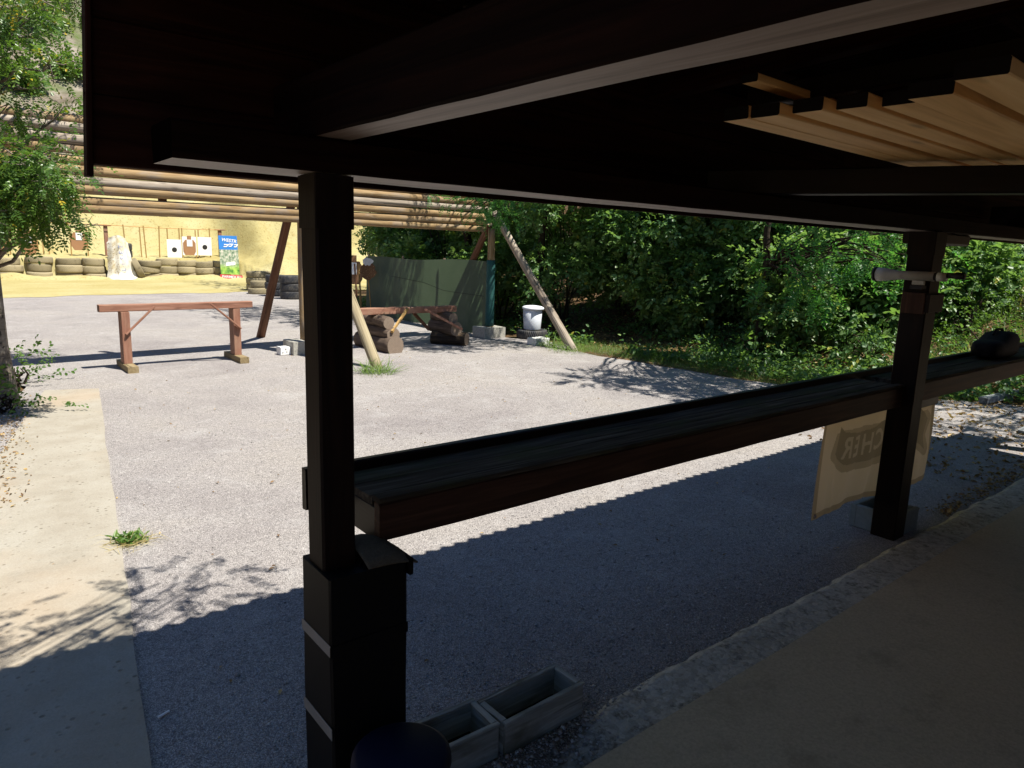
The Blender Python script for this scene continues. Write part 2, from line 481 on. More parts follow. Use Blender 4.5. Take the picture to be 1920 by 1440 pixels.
def m_slab(name, c1, c2, pits):
    t = NT(name)
    v = t.tc.outputs['Object']
    n1 = t.noise(v, 1.6, 6.0, 0.65)
    col = t.mix(n1, c1, c2)
    n2 = t.noise(v, 90.0, 4.0, 0.65)
    col = t.mix(0.6, col, t.ramp(n2, [(0.3, G3(0.65)), (0.65, G3(1.1))]), 'MULTIPLY')
    h = n2
    if pits:
        vo = t.n('TexVoronoi', {'Vector': v, 'Scale': 42.0})
        c = t.n('RGBToBW', {0: vo.outputs['Color']}).outputs[0]
        col = t.mix(0.6, col, t.ramp(c, [(0.2, G3(0.6)), (0.7, G3(1.1))]), 'MULTIPLY')
        n3 = t.noise(v, 17.0, 6.0, 0.75)
        col = t.mix(t.ramp(n3, [(0.52, G3(0)), (0.66, G3(0.75))]), col, (0.075, 0.068, 0.05))
        h = t.math('ADD', t.math('MULTIPLY', vo.outputs['Distance'], -1.0), n3)
    st = t.noise(t.mapping((1, 1, 1), v, (4, 4, 4)), 5.0, 4.0, 0.6)
    col = t.mix(t.math('MULTIPLY', t.ramp(st, [(0.55, G3(0)), (0.75, G3(1))]), 0.3), col, (0.12, 0.09, 0.06))
    return t.principled(col, 0.85, 0.2, t.bump(h, 0.6 if pits else 0.25, 0.005 if pits else 0.003))
M['slab'] = m_slab('smooth_brown_grey_screed', (0.48, 0.395, 0.265), (0.60, 0.51, 0.36), False)
M['slab_edge'] = m_slab('crumbling_concrete_edge', (0.42, 0.40, 0.34), (0.62, 0.60, 0.53), True)

def m_soil():
    t = NT('soil_with_leaf_litter')
    v = t.tc.outputs['Object']
    n1 = t.noise(v, 1.2, 6.0, 0.65)
    col = t.ramp(n1, [(0.3, (0.055, 0.038, 0.024)), (0.5, (0.11, 0.078, 0.048)), (0.72, (0.20, 0.145, 0.09))])
    vo = t.n('TexVoronoi', {'Vector': v, 'Scale': 26.0})
    c = t.n('RGBToBW', {0: vo.outputs['Color']}).outputs[0]
    col = t.mix(0.7, col, t.ramp(c, [(0.15, (0.35, 0.32, 0.3)), (0.55, (1.0, 0.9, 0.8)), (0.85, (2.0, 1.5, 1.0))]), 'MULTIPLY')
    g = t.noise(t.mapping((1, 1, 1), v, (7, 3, 2)), 0.9, 5.0, 0.6)
    col = t.mix(t.ramp(g, [(0.52, G3(0)), (0.64, G3(0.55))]), col, (0.045, 0.075, 0.022))
    return t.principled(col, 0.97, 0.1, t.bump(vo.outputs['Distance'], 0.8, 0.02))
M['soil'] = m_soil()

def m_sand():
    t = NT('yellow_sand')
    v = t.tc.outputs['Object']
    n1 = t.noise(v, 0.35, 5.0, 0.6)
    col = t.ramp(n1, [(0.32, (0.32, 0.265, 0.105)), (0.5, (0.37, 0.32, 0.145)), (0.7, (0.42, 0.375, 0.20))])
    n2 = t.noise(v, 2.2, 6.0, 0.7)
    col = t.mix(t.ramp(n2, [(0.56, G3(0)), (0.70, G3(0.6))]), col, (0.28, 0.205, 0.07))
    n3 = t.noise(v, 14.0, 4.0, 0.6)
    col = t.mix(t.ramp(n3, [(0.58, G3(0)), (0.66, G3(0.65))]), col, (0.16, 0.11, 0.04))
    return t.principled(col, 0.97, 0.1, t.bump(t.math('ADD', n2, t.math('MULTIPLY', n3, 0.4)), 0.5, 0.06))
M['sand'] = m_sand()

def m_rock():
    t = NT('pale_limestone_hillside')
    v = t.tc.outputs['Object']
    n1 = t.noise(t.mapping((1, 1, 1.8), v), 0.5, 7.0, 0.68, 0.8)
    col = t.ramp(n1, [(0.3, (0.10, 0.08, 0.055)), (0.48, (0.20, 0.17, 0.13)), (0.66, (0.30, 0.27, 0.225))])
    g = t.noise(v, 0.30, 5.0, 0.6)
    col = t.mix(t.ramp(g, [(0.5, G3(0)), (0.6, G3(0.8))]), col, (0.085, 0.12, 0.035))
    return t.principled(col, 0.95, 0.15, t.bump(n1, 1.0, 0.35))
M['rock'] = m_rock()

def m_tyre(name, base, dust, lo, rough):
    t = NT(name)
    v = t.tc.outputs['Object']
    sep = t.n('SeparateXYZ', {0: v})
    ang = t.math('ARCTAN2', sep.outputs[1], sep.outputs[0])
    rad = t.math('SQRT', t.math('ADD', t.math('POWER', sep.outputs[0], 2.0), t.math('POWER', sep.outputs[1], 2.0)))
    tread = t.math('SINE', t.math('ADD', t.math('MULTIPLY', ang, 46.0), t.math('MULTIPLY', sep.outputs[2], 60.0)))
    n1 = t.noise(t.mapping((1, 1, 1), rnd=True), 7.0, 5.0, 0.65)
    col = t.mix(t.ramp(n1, [(lo, G3(0)), (lo + 0.3, G3(1))]), base, dust)
    oi = t.n('ObjectInfo')
    br = t.math('ADD', t.math('MULTIPLY', oi.outputs['Random'], 0.45), 0.78)
    col = t.mix(1.0, col, t.n('CombineXYZ', {0: br, 1: br, 2: br}).outputs[0], 'MULTIPLY')
    return t.principled(col, rough, 0.25, t.bump(t.math('ADD', tread, n1), 0.5, 0.008))
M['tyre_dusty'] = m_tyre('sand_dusted_tyre', (0.075, 0.062, 0.042), (0.29, 0.245, 0.15), 0.15, 0.9)
M['tyre_dark'] = m_tyre('dark_tyre', (0.028, 0.03, 0.036), (0.11, 0.10, 0.085), 0.45, 0.65)

def m_net():
    t = NT('green_shade_netting')
    v = t.tc.outputs['Object']
    w = t.noise(t.mapping((6.0, 6.0, 160.0), v), 1.0, 3.0, 0.6)
    big = t.noise(v, 1.5, 4.0, 0.6)
    col = t.mix(w, (0.065, 0.090, 0.066), (0.125, 0.155, 0.115))
    col = t.mix(t.ramp(big, [(0.4, G3(0)), (0.7, G3(0.6))]), col, (0.17, 0.20, 0.14))
    p = t.n('BsdfPrincipled', {'Base Color': col, 'Roughness': 0.75, 'Specular IOR Level': 0.3, 'Normal': t.bump(w, 0.4, 0.004)})
    tr = t.n('BsdfTranslucent', {'Color': (0.16, 0.24, 0.13, 1)})
    mx = t.n('MixShader', {0: 0.35, 1: p.outputs[0], 2: tr.outputs[0]})
    t.t.links.new(mx.outputs[0], t.out.inputs['Surface'])
    return t.m
M['netting'] = m_net()
M['net_wrap'] = plain('teal_net_wrap', (0.020, 0.085, 0.080), 0.7, 0.3, 0.3, 40.0, 0.4)

def m_banner(name, c, tr_c, mixf):
    t = NT(name)
    n1 = t.noise(t.mapping((1, 1, 1)), 3.0, 4.0)
    col = t.mix(n1, tuple(x * 0.85 for x in c), c)
    d = t.n('BsdfPrincipled', {'Base Color': col, 'Roughness': 0.7, 'Specular IOR Level': 0.2})
    tr = t.n('BsdfTranslucent', {'Color': tr_c + (1.0,)})
    mx = t.n('MixShader', {0: mixf, 1: d.outputs[0], 2: tr.outputs[0]})
    t.t.links.new(mx.outputs[0], t.out.inputs['Surface'])
    return t.m
M['banner'] = m_banner('cream_banner_cloth', (0.60, 0.44, 0.27), (0.76, 0.58, 0.36), 0.55)
M['banner_hem'] = m_banner('banner_hem', (0.40, 0.285, 0.16), (0.48, 0.35, 0.20), 0.5)
M['banner_print'] = m_banner('banner_print_showing_through', (0.27, 0.205, 0.12), (0.36, 0.275, 0.155), 0.5)
M['banner_outline'] = m_banner('banner_print_outline_showing_through', (0.42, 0.305, 0.18), (0.52, 0.39, 0.225), 0.5)
M['banner_letter'] = m_banner('banner_lettering_showing_through', (0.47, 0.355, 0.22), (0.58, 0.45, 0.28), 0.5)

def m_leaflet():
    t = NT('printed_banner_picture')
    v = t.tc.outputs['Object']
    n1 = t.noise(v, 9.0, 4.0, 0.7)
    n2 = t.noise(t.mapping((1, 1, 1), v, (4, 4, 4)), 3.2, 3.0, 0.6)
    pic = t.ramp(n1, [(0.3, (0.03, 0.06, 0.04)), (0.48, (0.22, 0.30, 0.20)), (0.62, (0.62, 0.58, 0.50)), (0.75, (0.75, 0.42, 0.36))])
    sep = t.n('SeparateXYZ', {0: v})
    z = sep.outputs[2]
    green = t.ramp(n2, [(0.35, (0.04, 0.16, 0.03)), (0.6, (0.36, 0.56, 0.10))])
    fade = t.ramp(t.math('ADD', z, t.math('MULTIPLY', n2, 0.5)), [(0.62, G3(1)), (0.86, G3(0))])
    col = t.mix(fade, pic, green)
    return t.principled(col, 0.5, 0.4)
M['poster_picture'] = m_leaflet()
M['poster_blue'] = plain('poster_blue', (0.03, 0.19, 0.56), 0.5, 0.4, 0.25, 4.0)
M['poster_red'] = plain('poster_red', (0.55, 0.04, 0.06), 0.5, 0.4, 0.15, 4.0)
M['poster_white'] = plain('poster_white', (0.80, 0.80, 0.82), 0.5, 0.4, 0.05, 4.0)

def m_sack():
    t = NT('dirty_woven_sack')
    v = t.tc.outputs['Object']
    n1 = t.noise(v, 3.0, 6.0, 0.7)
    col = t.ramp(n1, [(0.3, (0.50, 0.42, 0.25)), (0.5, (0.66, 0.63, 0.55)), (0.7, (0.74, 0.73, 0.70))])
    n2 = t.noise(t.mapping((1, 1, 1), v, (3, 3, 3)), 16.0, 4.0, 0.6)
    sep = t.n('SeparateXYZ', {0: v})
    side = t.ramp(sep.outputs[0], [(0.42, G3(1)), (0.50, G3(0))])
    col = t.mix(t.math('MULTIPLY', t.ramp(n2, [(0.56, G3(0)), (0.62, G3(0.85))]), side), col, (0.28, 0.19, 0.08))
    return t.principled(col, 0.8, 0.2, t.bump(n1, 0.5, 0.03))
M['sack'] = m_sack()
M['sack_blue'] = plain('faded_blue_print', (0.24, 0.28, 0.46), 0.8, 0.2, 0.4, 20.0)

M['locust'] = leaf_mat('locust_leaf', (0.035, 0.085, 0.020), (0.075, 0.155, 0.030), (0.15, 0.24, 0.045), 0.38, 0.36, (0.50, 0.36, 0.03))
M['locust_shade'] = leaf_mat('locust_leaf_deep_green', (0.024, 0.098, 0.030), (0.052, 0.175, 0.046), (0.11, 0.28, 0.06), 0.50, 0.42)
M['hedge_leaf'] = leaf_mat('shrub_leaf', (0.040, 0.100, 0.036), (0.100, 0.200, 0.064), (0.23, 0.34, 0.12), 0.42, 0.42, (0.34, 0.34, 0.05))
M['weed_leaf'] = leaf_mat('weed_leaf', (0.035, 0.085, 0.018), (0.075, 0.155, 0.030), (0.14, 0.23, 0.045), 0.42, 0.42)
M['grass'] = leaf_mat('grass_blade', (0.055, 0.12, 0.022), (0.10, 0.19, 0.038), (0.19, 0.27, 0.07), 0.38, 0.5)
M['dry_grass'] = leaf_mat('dry_grass_blade', (0.26, 0.19, 0.075), (0.40, 0.31, 0.13), (0.52, 0.44, 0.22), 0.35, 0.6)
M['litter'] = leaf_mat('fallen_leaf', (0.10, 0.050, 0.022), (0.24, 0.135, 0.055), (0.46, 0.32, 0.13), 0.15, 0.6)
M['pebble'] = leaf_mat('gravel_stone', (0.20, 0.19, 0.18), (0.36, 0.34, 0.325), (0.56, 0.54, 0.51), 0.0, 0.9)

# ------------------------------------------------------------------ foliage helpers
def rot_basis(d, rnd=True):
    """(N,3) forward directions -> (N,3,3) matrices with x forward, z roughly up, random roll"""
    d = d / np.linalg.norm(d, axis=1, keepdims=True)
    N = len(d)
    up = np.tile(np.array([0, 0, 1.0]), (N, 1)) + RNG.normal(0, 0.35 if rnd else 0.0, (N, 3))
    y = np.cross(up, d)
    y /= np.linalg.norm(y, axis=1, keepdims=True) + 1e-9
    z = np.cross(d, y)
    return np.stack([d, y, z], axis=2)

def leaf_quad(ll, lw, fold=0.15):
    """one ovate leaf along +x, two quads folded on the midrib"""
    V = np.array([(0, 0, 0), (0.34 * ll, 0.5 * lw, fold * lw), (0.72 * ll, 0.38 * lw, fold * lw), (ll, 0, 0),
                  (0.72 * ll, -0.38 * lw, fold * lw), (0.34 * ll, -0.5 * lw, fold * lw)])
    F = np.array([(0, 3, 2, 1), (0, 5, 4, 3)])
    return V, F

def merge(parts):
    Vs, Fs, k = [], [], 0
    for V, F in parts:
        Vs.append(V); Fs.append(F + k); k += len(V)
    return np.concatenate(Vs), np.concatenate(Fs)

def xf(V, ax, ang, t):
    R_ = np.array(Matrix.Rotation(ang, 3, ax))
    return V @ R_.T + np.array(t)

def frond(pairs=6, L=0.20, ll=0.042, lw=0.018, droop=0.25, seed=0):
    r = np.random.default_rng(seed)
    parts = []
    for i in range(pairs):
        x = L * (0.22 + 0.74 * i / pairs)
        z = -droop * x * x / L
        for s in (-1, 1):
            V, F = leaf_quad(ll * r.uniform(0.8, 1.1), lw, 0.10)
            V = xf(V, 'X', r.uniform(-0.5, 0.5), (0, 0, 0))
            V = xf(V, 'Y', r.uniform(-0.1, 0.5), (0, 0, 0))
            V = xf(V, 'Z', s * r.uniform(0.95, 1.35), (x, 0, z))
            parts.append((V, F))
    V, F = leaf_quad(ll, lw, 0.1)
    parts.append((V + np.array((L * 0.97, 0, -droop * L)), F))
    # thin rachis
    w = 0.0016
    R = np.array([(0, w, 0), (0, -w, 0), (L * 0.5, -w, -droop * L * 0.25), (L * 0.5, w, -droop * L * 0.25), (L, -w * .5, -droop * L), (L, w * .5, -droop * L)])
    parts.append((R, np.array([(0, 1, 2, 3), (3, 2, 4, 5)])))
    return merge(parts)

def spray(n=7, L=0.28, ll=0.075, lw=0.045, seed=0):
    r = np.random.default_rng(seed)
    parts = []
    for i in range(n):
        x = L * (0.15 + 0.85 * i / (n - 1))
        s = -1 if i % 2 else 1
        V, F = leaf_quad(ll * r.uniform(0.7, 1.15), lw * r.uniform(0.8, 1.1), 0.18)
        V = xf(V, 'X', r.uniform(-0.7, 0.7), (0, 0, 0))
        V = xf(V, 'Y', r.uniform(-0.3, 0.8), (0, 0, 0))
        V = xf(V, 'Z', s * r.uniform(0.4, 1.3), (x, 0, r.uniform(-0.02, 0.02)))
        parts.append((V, F))
    w = 0.002
    R = np.array([(0, w, 0), (0, -w, 0), (L, -w * .4, 0), (L, w * .4, 0)])
    parts.append((R, np.array([(0, 1, 2, 3)])))
    return merge(parts)

def scatter_mesh(name, templates, pos, mats, rv, mat, parent=None, Mx=None, scale=None, kind=None, smooth=False):
    """join many placed copies of leaf templates into one mesh with a per-piece random value"""
    Vs, Fs, Rs, off = [], [], [], 0
    N = len(pos)
    which = RNG.integers(0, len(templates), N)
    sc = np.ones(N) if scale is None else scale
    for ti, (V, F) in enumerate(templates):
        idx = np.nonzero(which == ti)[0]
        if not len(idx):
            continue
        W = np.einsum('nij,kj->nki', mats[idx], V) * sc[idx, None, None] + pos[idx, None, :]
        nv = len(V)
        Vs.append(W.reshape(-1, 3))
        Fs.append((F[None, :, :] + (np.arange(len(idx)) * nv)[:, None, None]).reshape(-1, F.shape[1]) + off)
        jit = RNG.normal(0, 0.10, (len(idx), nv // 6 + 1))
        Rs.append(np.clip(np.repeat(rv[idx], nv).reshape(len(idx), nv) + np.repeat(jit, 6, axis=1)[:, :nv], 0, 1).reshape(-1))
        off += nv * len(idx)
    V = np.concatenate(Vs).astype(np.float32); F = np.concatenate(Fs).astype(np.int32); R = np.concatenate(Rs).astype(np.float32)
    me = bpy.data.meshes.new(name)
    k = F.shape[1]
    me.vertices.add(len(V)); me.loops.add(F.size); me.polygons.add(len(F))
    me.vertices.foreach_set('co', V.reshape(-1))
    me.loops.foreach_set('vertex_index', F.reshape(-1))
    me.polygons.foreach_set('loop_start', np.arange(0, F.size, k, dtype=np.int32))
    me.polygons.foreach_set('loop_total', np.full(len(F), k, dtype=np.int32))
    if smooth:
        me.polygons.foreach_set('use_smooth', np.ones(len(F), dtype=bool))
    me.update(calc_edges=True)
    at = me.attributes.new('rv', 'FLOAT', 'POINT')
    at.data.foreach_set('value', R)
    me.materials.append(mat)
    o = link(bpy.data.objects.new(name, me), parent, Mx)
    if kind:
        o['kind'] = kind
    return o

FRONDS = [frond(6, 0.20, 0.040, 0.019, 0.3, 1), frond(7, 0.23, 0.042, 0.018, 0.5, 2), frond(5, 0.17, 0.038, 0.019, 0.15, 3)]
FRONDS_BIG = [frond(7, 0.34, 0.070, 0.028, 0.35, 4), frond(8, 0.40, 0.075, 0.028, 0.55, 5), frond(6, 0.30, 0.066, 0.029, 0.2, 6)]
SPRAYS = [spray(7, 0.30, 0.105, 0.066, 1), spray(6, 0.26, 0.115, 0.074, 2), spray(9, 0.34, 0.070, 0.044, 3), spray(5, 0.22, 0.125, 0.080, 7)]
SPRAYS_SMALL = [spray(7, 0.20, 0.055, 0.034, 4), spray(8, 0.24, 0.050, 0.030, 5)]

def clump_points(clumps, per, spread=1.0):
    P, D, C = [], [], []
    for ci, (x, y, z, r) in enumerate(clumps):
        n = max(4, int(per * (r / 0.4) ** 2))
        d = RNG.normal(0, 1, (n, 3))
        d /= np.linalg.norm(d, axis=1, keepdims=True)
        rr = r * RNG.random(n) ** 0.45
        p = np.array((x, y, z)) + d * rr[:, None] * np.array((1, 1, 0.75)) * spread
        P.append(p); D.append(d); C.append(np.full(n, RNG.normal(0.5, 0.16)))
    return np.concatenate(P), np.concatenate(D), np.concatenate(C)

def wig(a, b, n, amp, sag=0.0):
    a, b = Vector(a), Vector(b)
    out = []
    for i in range(n + 1):
        t = i / n
        p = a.lerp(b, t)
        if 0 < i < n:
            p += Vector((random.uniform(-amp, amp), random.uniform(-amp, amp), random.uniform(-amp, amp)))
        p.z += sag * math.sin(math.pi * t)
        out.append(p)
    return out

def tree(name, base, top, r0, clumps, per, label, cat, fronds, leafmat, barkmat, group=None, droop=0.35, limbs=True, lr=0.028, trunk_seg=9):
    """tapered trunk with limbs to every clump, crown of small leaf faces"""
    t = thing(name, base, label, cat, group)
    V, F = [], []
    pts = wig(base, top, 7, r0 * 0.6)
    pts[0] = Vector(base) - Vector((0, 0, 0.15))
    rad = [r0 * (1.15 - 0.75 * i / 7) for i in range(8)]
    tube(V, F, pts, rad, trunk_seg)
    inv = Matrix.Translation(-Vector(base))
    mesh_obj('trunk', [inv @ v for v in V], F, barkmat, t, Matrix.Translation(base), smooth=True)
    if limbs:
        V, F = [], []
        for (x, y, z, r) in clumps:
            k = min(range(2, 8), key=lambda i: (pts[i] - Vector((x, y, z - 0.6))).length)
            d = (pts[k] - Vector((x, y, z))).length
            lp = wig(pts[k], (x, y, z), 6, 0.05 * d ** 0.5, 0.10 * d)
            tube(V, F, lp, [lr * (1 - 0.8 * i / 6) * min(1, 0.4 + d * 0.25) for i in range(7)], 5)
            for _ in range(4):
                e = Vector((x, y, z)) + Vector((random.gauss(0, 1), random.gauss(0, 1), random.gauss(0, .7))).normalized() * r * 0.8
                tube(V, F, wig(lp[4 + random.randint(0, 2)], e, 3, 0.03), [0.007, 0.005, 0.004, 0.002], 4)
        mesh_obj('branches', [inv @ Vector(v) for v in V], F, barkmat, t, Matrix.Translation(base), smooth=True)
    P, D, C = clump_points(clumps, per)
    D = D + RNG.normal(0, 0.5, D.shape)
    D[:, 2] -= droop
    B = rot_basis(D)
    rv = np.clip(C + RNG.normal(0, 0.17, len(P)), 0, 1)
    scatter_mesh('crown', fronds, P - np.array(base), B, rv, leafmat, t, Matrix.Translation(base), RNG.uniform(0.75, 1.15, len(P)))
    return t

def ground_height(x, y):
    x = np.asarray(x, float); y = np.asarray(y, float)
    s = x - 10.0 - 0.5 * vnoise(y * 0.3, 3.0)
    right = np.where(s > 0, 0.22 * s + 0.16 * np.clip(s - 1.5, 0, 30), 0) * sstep(-0.2, 0.8, s)
    right = np.minimum(right, 6.0 + 0.15 * s) * (1 - sstep(16.0, 22.0, y) * (1 - sstep(16.0, 24.0, x)))
    s2 = -0.9 - x
    left = np.where(s2 > 0, 0.35 * s2, 0)
    left = np.minimum(left, 7.0)
    far = np.clip(np.hypot(x, y - 15) - 70, 0, 400) * 0.25
    rough = 0.05 * fbm(x * 0.8, y * 0.8) * (sstep(9.3, 11.5, x) + sstep(0.2, 1.5, -x))
    return -0.03 + right + left + far + rough

def shrub(name, x, y, h, r, label, n, mat, sprays, group, stems=5, low=0.25, flat=1.0):
    z0 = float(ground_height(x, y))
    t = thing(name, (x, y, z0), label, 'shrub', group)
    T = Matrix.Translation((x, y, z0))
    cl = []
    k = int(10 + r * 14)
    for _ in range(k):
        a, u = random.uniform(0, 2 * math.pi), random.random()
        zz = h * (low + (1 - low) * u) * random.uniform(0.85, 1.03)
        prof = math.sin(math.pi * min(1, 0.18 + 0.80 * (zz / h)) ) ** 0.6
        rr = r * prof * random.uniform(0.55, 1.0)
        cl.append((rr * math.cos(a) * flat, rr * math.sin(a), zz, random.uniform(0.28, 0.50)))
    V, F = [], []
    for i in range(stems):
        a = random.uniform(0, 6.28)
        c = random.choice(cl)
        tube(V, F, wig((0.12 * math.cos(a), 0.12 * math.sin(a), -0.1), (c[0] * .8, c[1] * .8, c[2]), 5, 0.07), [0.028, 0.024, 0.019, 0.014, 0.010, 0.005], 5)
    for c in cl:
        tube(V, F, wig((c[0] * .3, c[1] * .3, c[2] * 0.55), c[:3], 3, 0.05), [0.012, 0.009, 0.006, 0.003], 4)
    mesh_obj('stems', V, F, M['bark_dark'], t, T, smooth=True)
    P, D, C = clump_points(cl, n / max(1, len(cl)) * 0.9)
    D = D * 0.8 + RNG.normal(0, 0.45, D.shape)
    D[:, 2] -= 0.15
    rv = np.clip(C + RNG.normal(0, 0.16, len(P)), 0, 1)
    scatter_mesh('crown', sprays, P, rot_basis(D), rv, mat, t, T, RNG.uniform(0.7, 1.15, len(P)))
    return t

def sheet(name, poly, z, mat, jitter=0.0, step=0.3, thick=0.0, kind='structure', parent=None):
    """flat sheet with an uneven outline"""
    pts = []
    n = len(poly)
    for i in range(n):
        a, b = Vector(poly[i]), Vector(poly[(i + 1) % n])
        m = max(1, int((b - a).length / step))
        for k in range(m):
            p = a.lerp(b, k / m)
            d = (b - a).normalized()
            nn = Vector((-d.y, d.x))
            j = jitter * 2.2 * float(fbm(p.x * 1.7, p.y * 1.7)) if jitter else 0
            pts.append(p + nn * j)
    bm = bmesh.new()
    vs = [bm.verts.new((p.x, p.y, z)) for p in pts]
    f = bm.faces.new(vs)
    if f.normal.z < 0:
        bmesh.ops.reverse_faces(bm, faces=[f])
    if thick:
        r = bmesh.ops.extrude_face_region(bm, geom=[f])
        nv = [g for g in r['geom'] if isinstance(g, bmesh.types.BMVert)]
        for v in nv: v.co.z = z
        for v in vs: v.co.z = z - thick
    bmesh.ops.recalc_face_normals(bm, faces=bm.faces)
    bmesh.ops.triangulate(bm, faces=bm.faces)
    me = bpy.data.meshes.new(name)
    bm.to_mesh(me); bm.free()
    me.materials.append(mat)
    o = link(bpy.data.objects.new(name, me), parent)
    if kind: o['kind'] = kind
    return o

def grid_obj(name, xs, ys, zf, mat, smooth=True, kind='structure'):
    X, Y = np.meshgrid(xs, ys)
    Z = zf(X, Y)
    V = np.stack([X, Y, Z], -1).reshape(-1, 3)
    nx, ny = len(xs), len(ys)
    i = np.arange((ny - 1) * nx).reshape(ny - 1, nx)[:, :-1].reshape(-1)
    F = np.stack([i, i + 1, i + nx + 1, i + nx], 1)
    o = mesh_obj(name, V.tolist(), F.tolist(), mat, smooth=smooth)
    o['kind'] = kind
    return o

# ================================================================== THE SETTING
_xs = np.unique(np.concatenate([np.linspace(-250, -12, 18), np.linspace(-12, 22, 100), np.linspace(22, 260, 20)]))
_ys = np.unique(np.concatenate([np.linspace(-250, -6, 16), np.linspace(-6, 42, 130), np.linspace(42, 260, 20)]))
grid_obj('ground', _xs, _ys, ground_height, M['soil'])

sheet('gravel_yard', [(-1.6, -3.0), (10.3, -3.0), (10.4, 2.6), (9.2, 3.9), (8.75, 5.2), (8.5, 6.8), (8.45, 8.4), (8.9, 9.9), (8.45, 10.9),
                      (8.4, 15.0), (8.9, 19.0), (9.6, 25.2), (1.2, 25.2), (0.9, 18.0), (0.7, 12.0), (0.55, 9.2), (-0.4, 6.0), (-1.4, 3.0)],
      0.0, M['gravel'], 0.16)
sheet('sand_apron', [(-8.0, 23.2), (0.0, 22.9), (4.0, 23.6), (8.0, 24.2), (12.0, 24.6), (20.0, 23.5), (20.0, 33.5), (-8.0, 33.5)], 0.006, M['sand'], 0.45)

def berm_z(X, Y):
    y0 = 32.62 + 2.2 * 0 * X - 3.6 * sstep(10.3, 12.0, X)
    wallz = 0.86 * sstep(0.0, 0.30, Y - y0)
    soft = sstep(10.3, 12.0, X)
    soft_z = np.clip(Y - y0, 0, 6) * 0.34
    front = wallz * (1 - soft) + soft_z * soft
    t = Y - 34.6 + 1.2 * soft
    face = np.clip(t, 0, 2.9) * 1.18 + np.clip(t - 2.9, 0, 30) * 0.25
    lump = 0.26 * fbm(X * 1.1, Y * 1.1, 5) * sstep(0.2, 1.2, Y - y0) * (1 + 1.5 * soft) + 0.10 * fbm(X * 3.1, Y * 3.1, 3) * soft * sstep(0.0, 1, Y - y0)
    rise = 0.10 * sstep(0.3, 2.0, Y - y0)
    drift = (0.17 + 0.30 * fbm(X * 1.3, 2.0, 3)) * np.exp(-((Y - 32.25) / 0.30) ** 2) * (1 - soft)
    return -0.02 + np.maximum(front, np.clip(drift, 0, 1)) + face + lump + rise
grid_obj('sand_berm', np.linspace(-9, 21, 200), np.concatenate([np.linspace(28.5, 31.3, 18), np.linspace(31.4, 33.1, 26), np.linspace(33.2, 42, 70)]), berm_z, M['sand'])

def hill_z(X, Y):
    base = 3.6 + np.clip(Y - 38.5, 0, 200) * 0.80
    return base + 2.2 * fbm(X * 0.16, Y * 0.16, 5) + 0.9 * fbm(X * 0.7, Y * 0.7, 4) - 4.5 * sstep(1.2, 0, (Y - 38.4))
grid_obj('hillside', np.linspace(-60, 70, 150), np.concatenate([np.linspace(38.0, 60, 70), np.linspace(61, 130, 26)]), hill_z, M['rock'], smooth=False)

sheet('concrete_path', [(0.22, 1.2), (0.40, 2.29), (0.84, 5.5), (1.32, 8.98), (0.82, 9.15), (0.62, 8.2), (0.22, 6.4), (-0.3, 4.4), (-1.0, 1.2)], 0.012, M['path'], 0.014, 0.06, 0.03)

# shelter floor: smooth screed, and the crumbling strip along its edge
sheet('shelter_floor', [(1.0, -1.95), (8.4, -1.95), (8.4, 1.385), (1.0, 1.405)], 0.05, M['slab'], 0.006, 0.1, 0.09)
def strip_z(X, Y):
    edge = 1.64 + 0.05 * fbm(X * 2.0, 3.3, 4) + 0.03 * fbm(X * 13.0, 1.0, 3) - 0.16 * sstep(1.9, 1.2, X)
    k = sstep(0.050, -0.06, Y - edge)
    crumb = (0.005 * fbm(X * 7, Y * 7, 4) + 0.003 * fbm(X * 45, Y * 45, 2)) * (1 + 2.0 * sstep(2.8, 1.6, X))
    low = 0.022 * sstep(2.6, 1.4, X)
    return -0.03 + k * (0.072 - low + crumb)
grid_obj('crumbling_floor_edge', np.linspace(0.95, 8.4, 560), np.linspace(1.40, 1.80, 34), strip_z, M['slab_edge'])

# ------------------------------------------------------------------ shelter
shelter = thing('shelter', (4.2, 0.0, 0.0), 'dark stained timber shelter with corrugated roof that the picture is taken from', 'shelter')
PY0 = 1.76
for X, PW in ((0.80, 0.098), (4.52, 0.145), (7.85, 0.145)):
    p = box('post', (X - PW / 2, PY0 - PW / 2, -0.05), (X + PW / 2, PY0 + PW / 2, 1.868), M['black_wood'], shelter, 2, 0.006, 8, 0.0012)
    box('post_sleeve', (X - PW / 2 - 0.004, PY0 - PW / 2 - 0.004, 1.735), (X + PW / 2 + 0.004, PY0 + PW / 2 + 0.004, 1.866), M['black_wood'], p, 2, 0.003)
PL = lit_bottom(box('plate_beam', (0.425, 1.705, 1.87), (4.1, 1.885, 1.954), M['dark_beam'], shelter, 0, 0.006, 20, 0.001))
PL.data.materials.append(M['shaded_end'])
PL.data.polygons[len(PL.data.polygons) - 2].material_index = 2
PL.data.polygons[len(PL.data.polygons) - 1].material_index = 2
lit_bottom(box('plate_beam', (4.103, 1.705, 1.87), (7.98, 1.885, 1.954), M['dark_beam'], shelter, 0, 0.006, 20, 0.001))
lit_bottom(beam('tie_beam', (0.803, 1.97, 2.03), (0.803, -1.75, 2.03), 0.104, 0.15, M['dark_beam'], shelter, n=24, ch=0.006, wob=0.001))
beam('tie_beam', (2.66, 1.95, 2.005), (4.45, -1.75, 2.005), 0.10, 0.10, M['dark_wood'], shelter, n=8, ch=0.005)
beam('tie_beam', (6.1, 1.95, 2.03), (6.1, -1.75, 2.03), 0.10, 0.15, M['dark_wood'], shelter, n=4, ch=0.005)
beam('tie_beam', (7.9, 1.95, 2.03), (7.9, -1.75, 2.03), 0.10, 0.15, M['dark_wood'], shelter, n=4, ch=0.005)
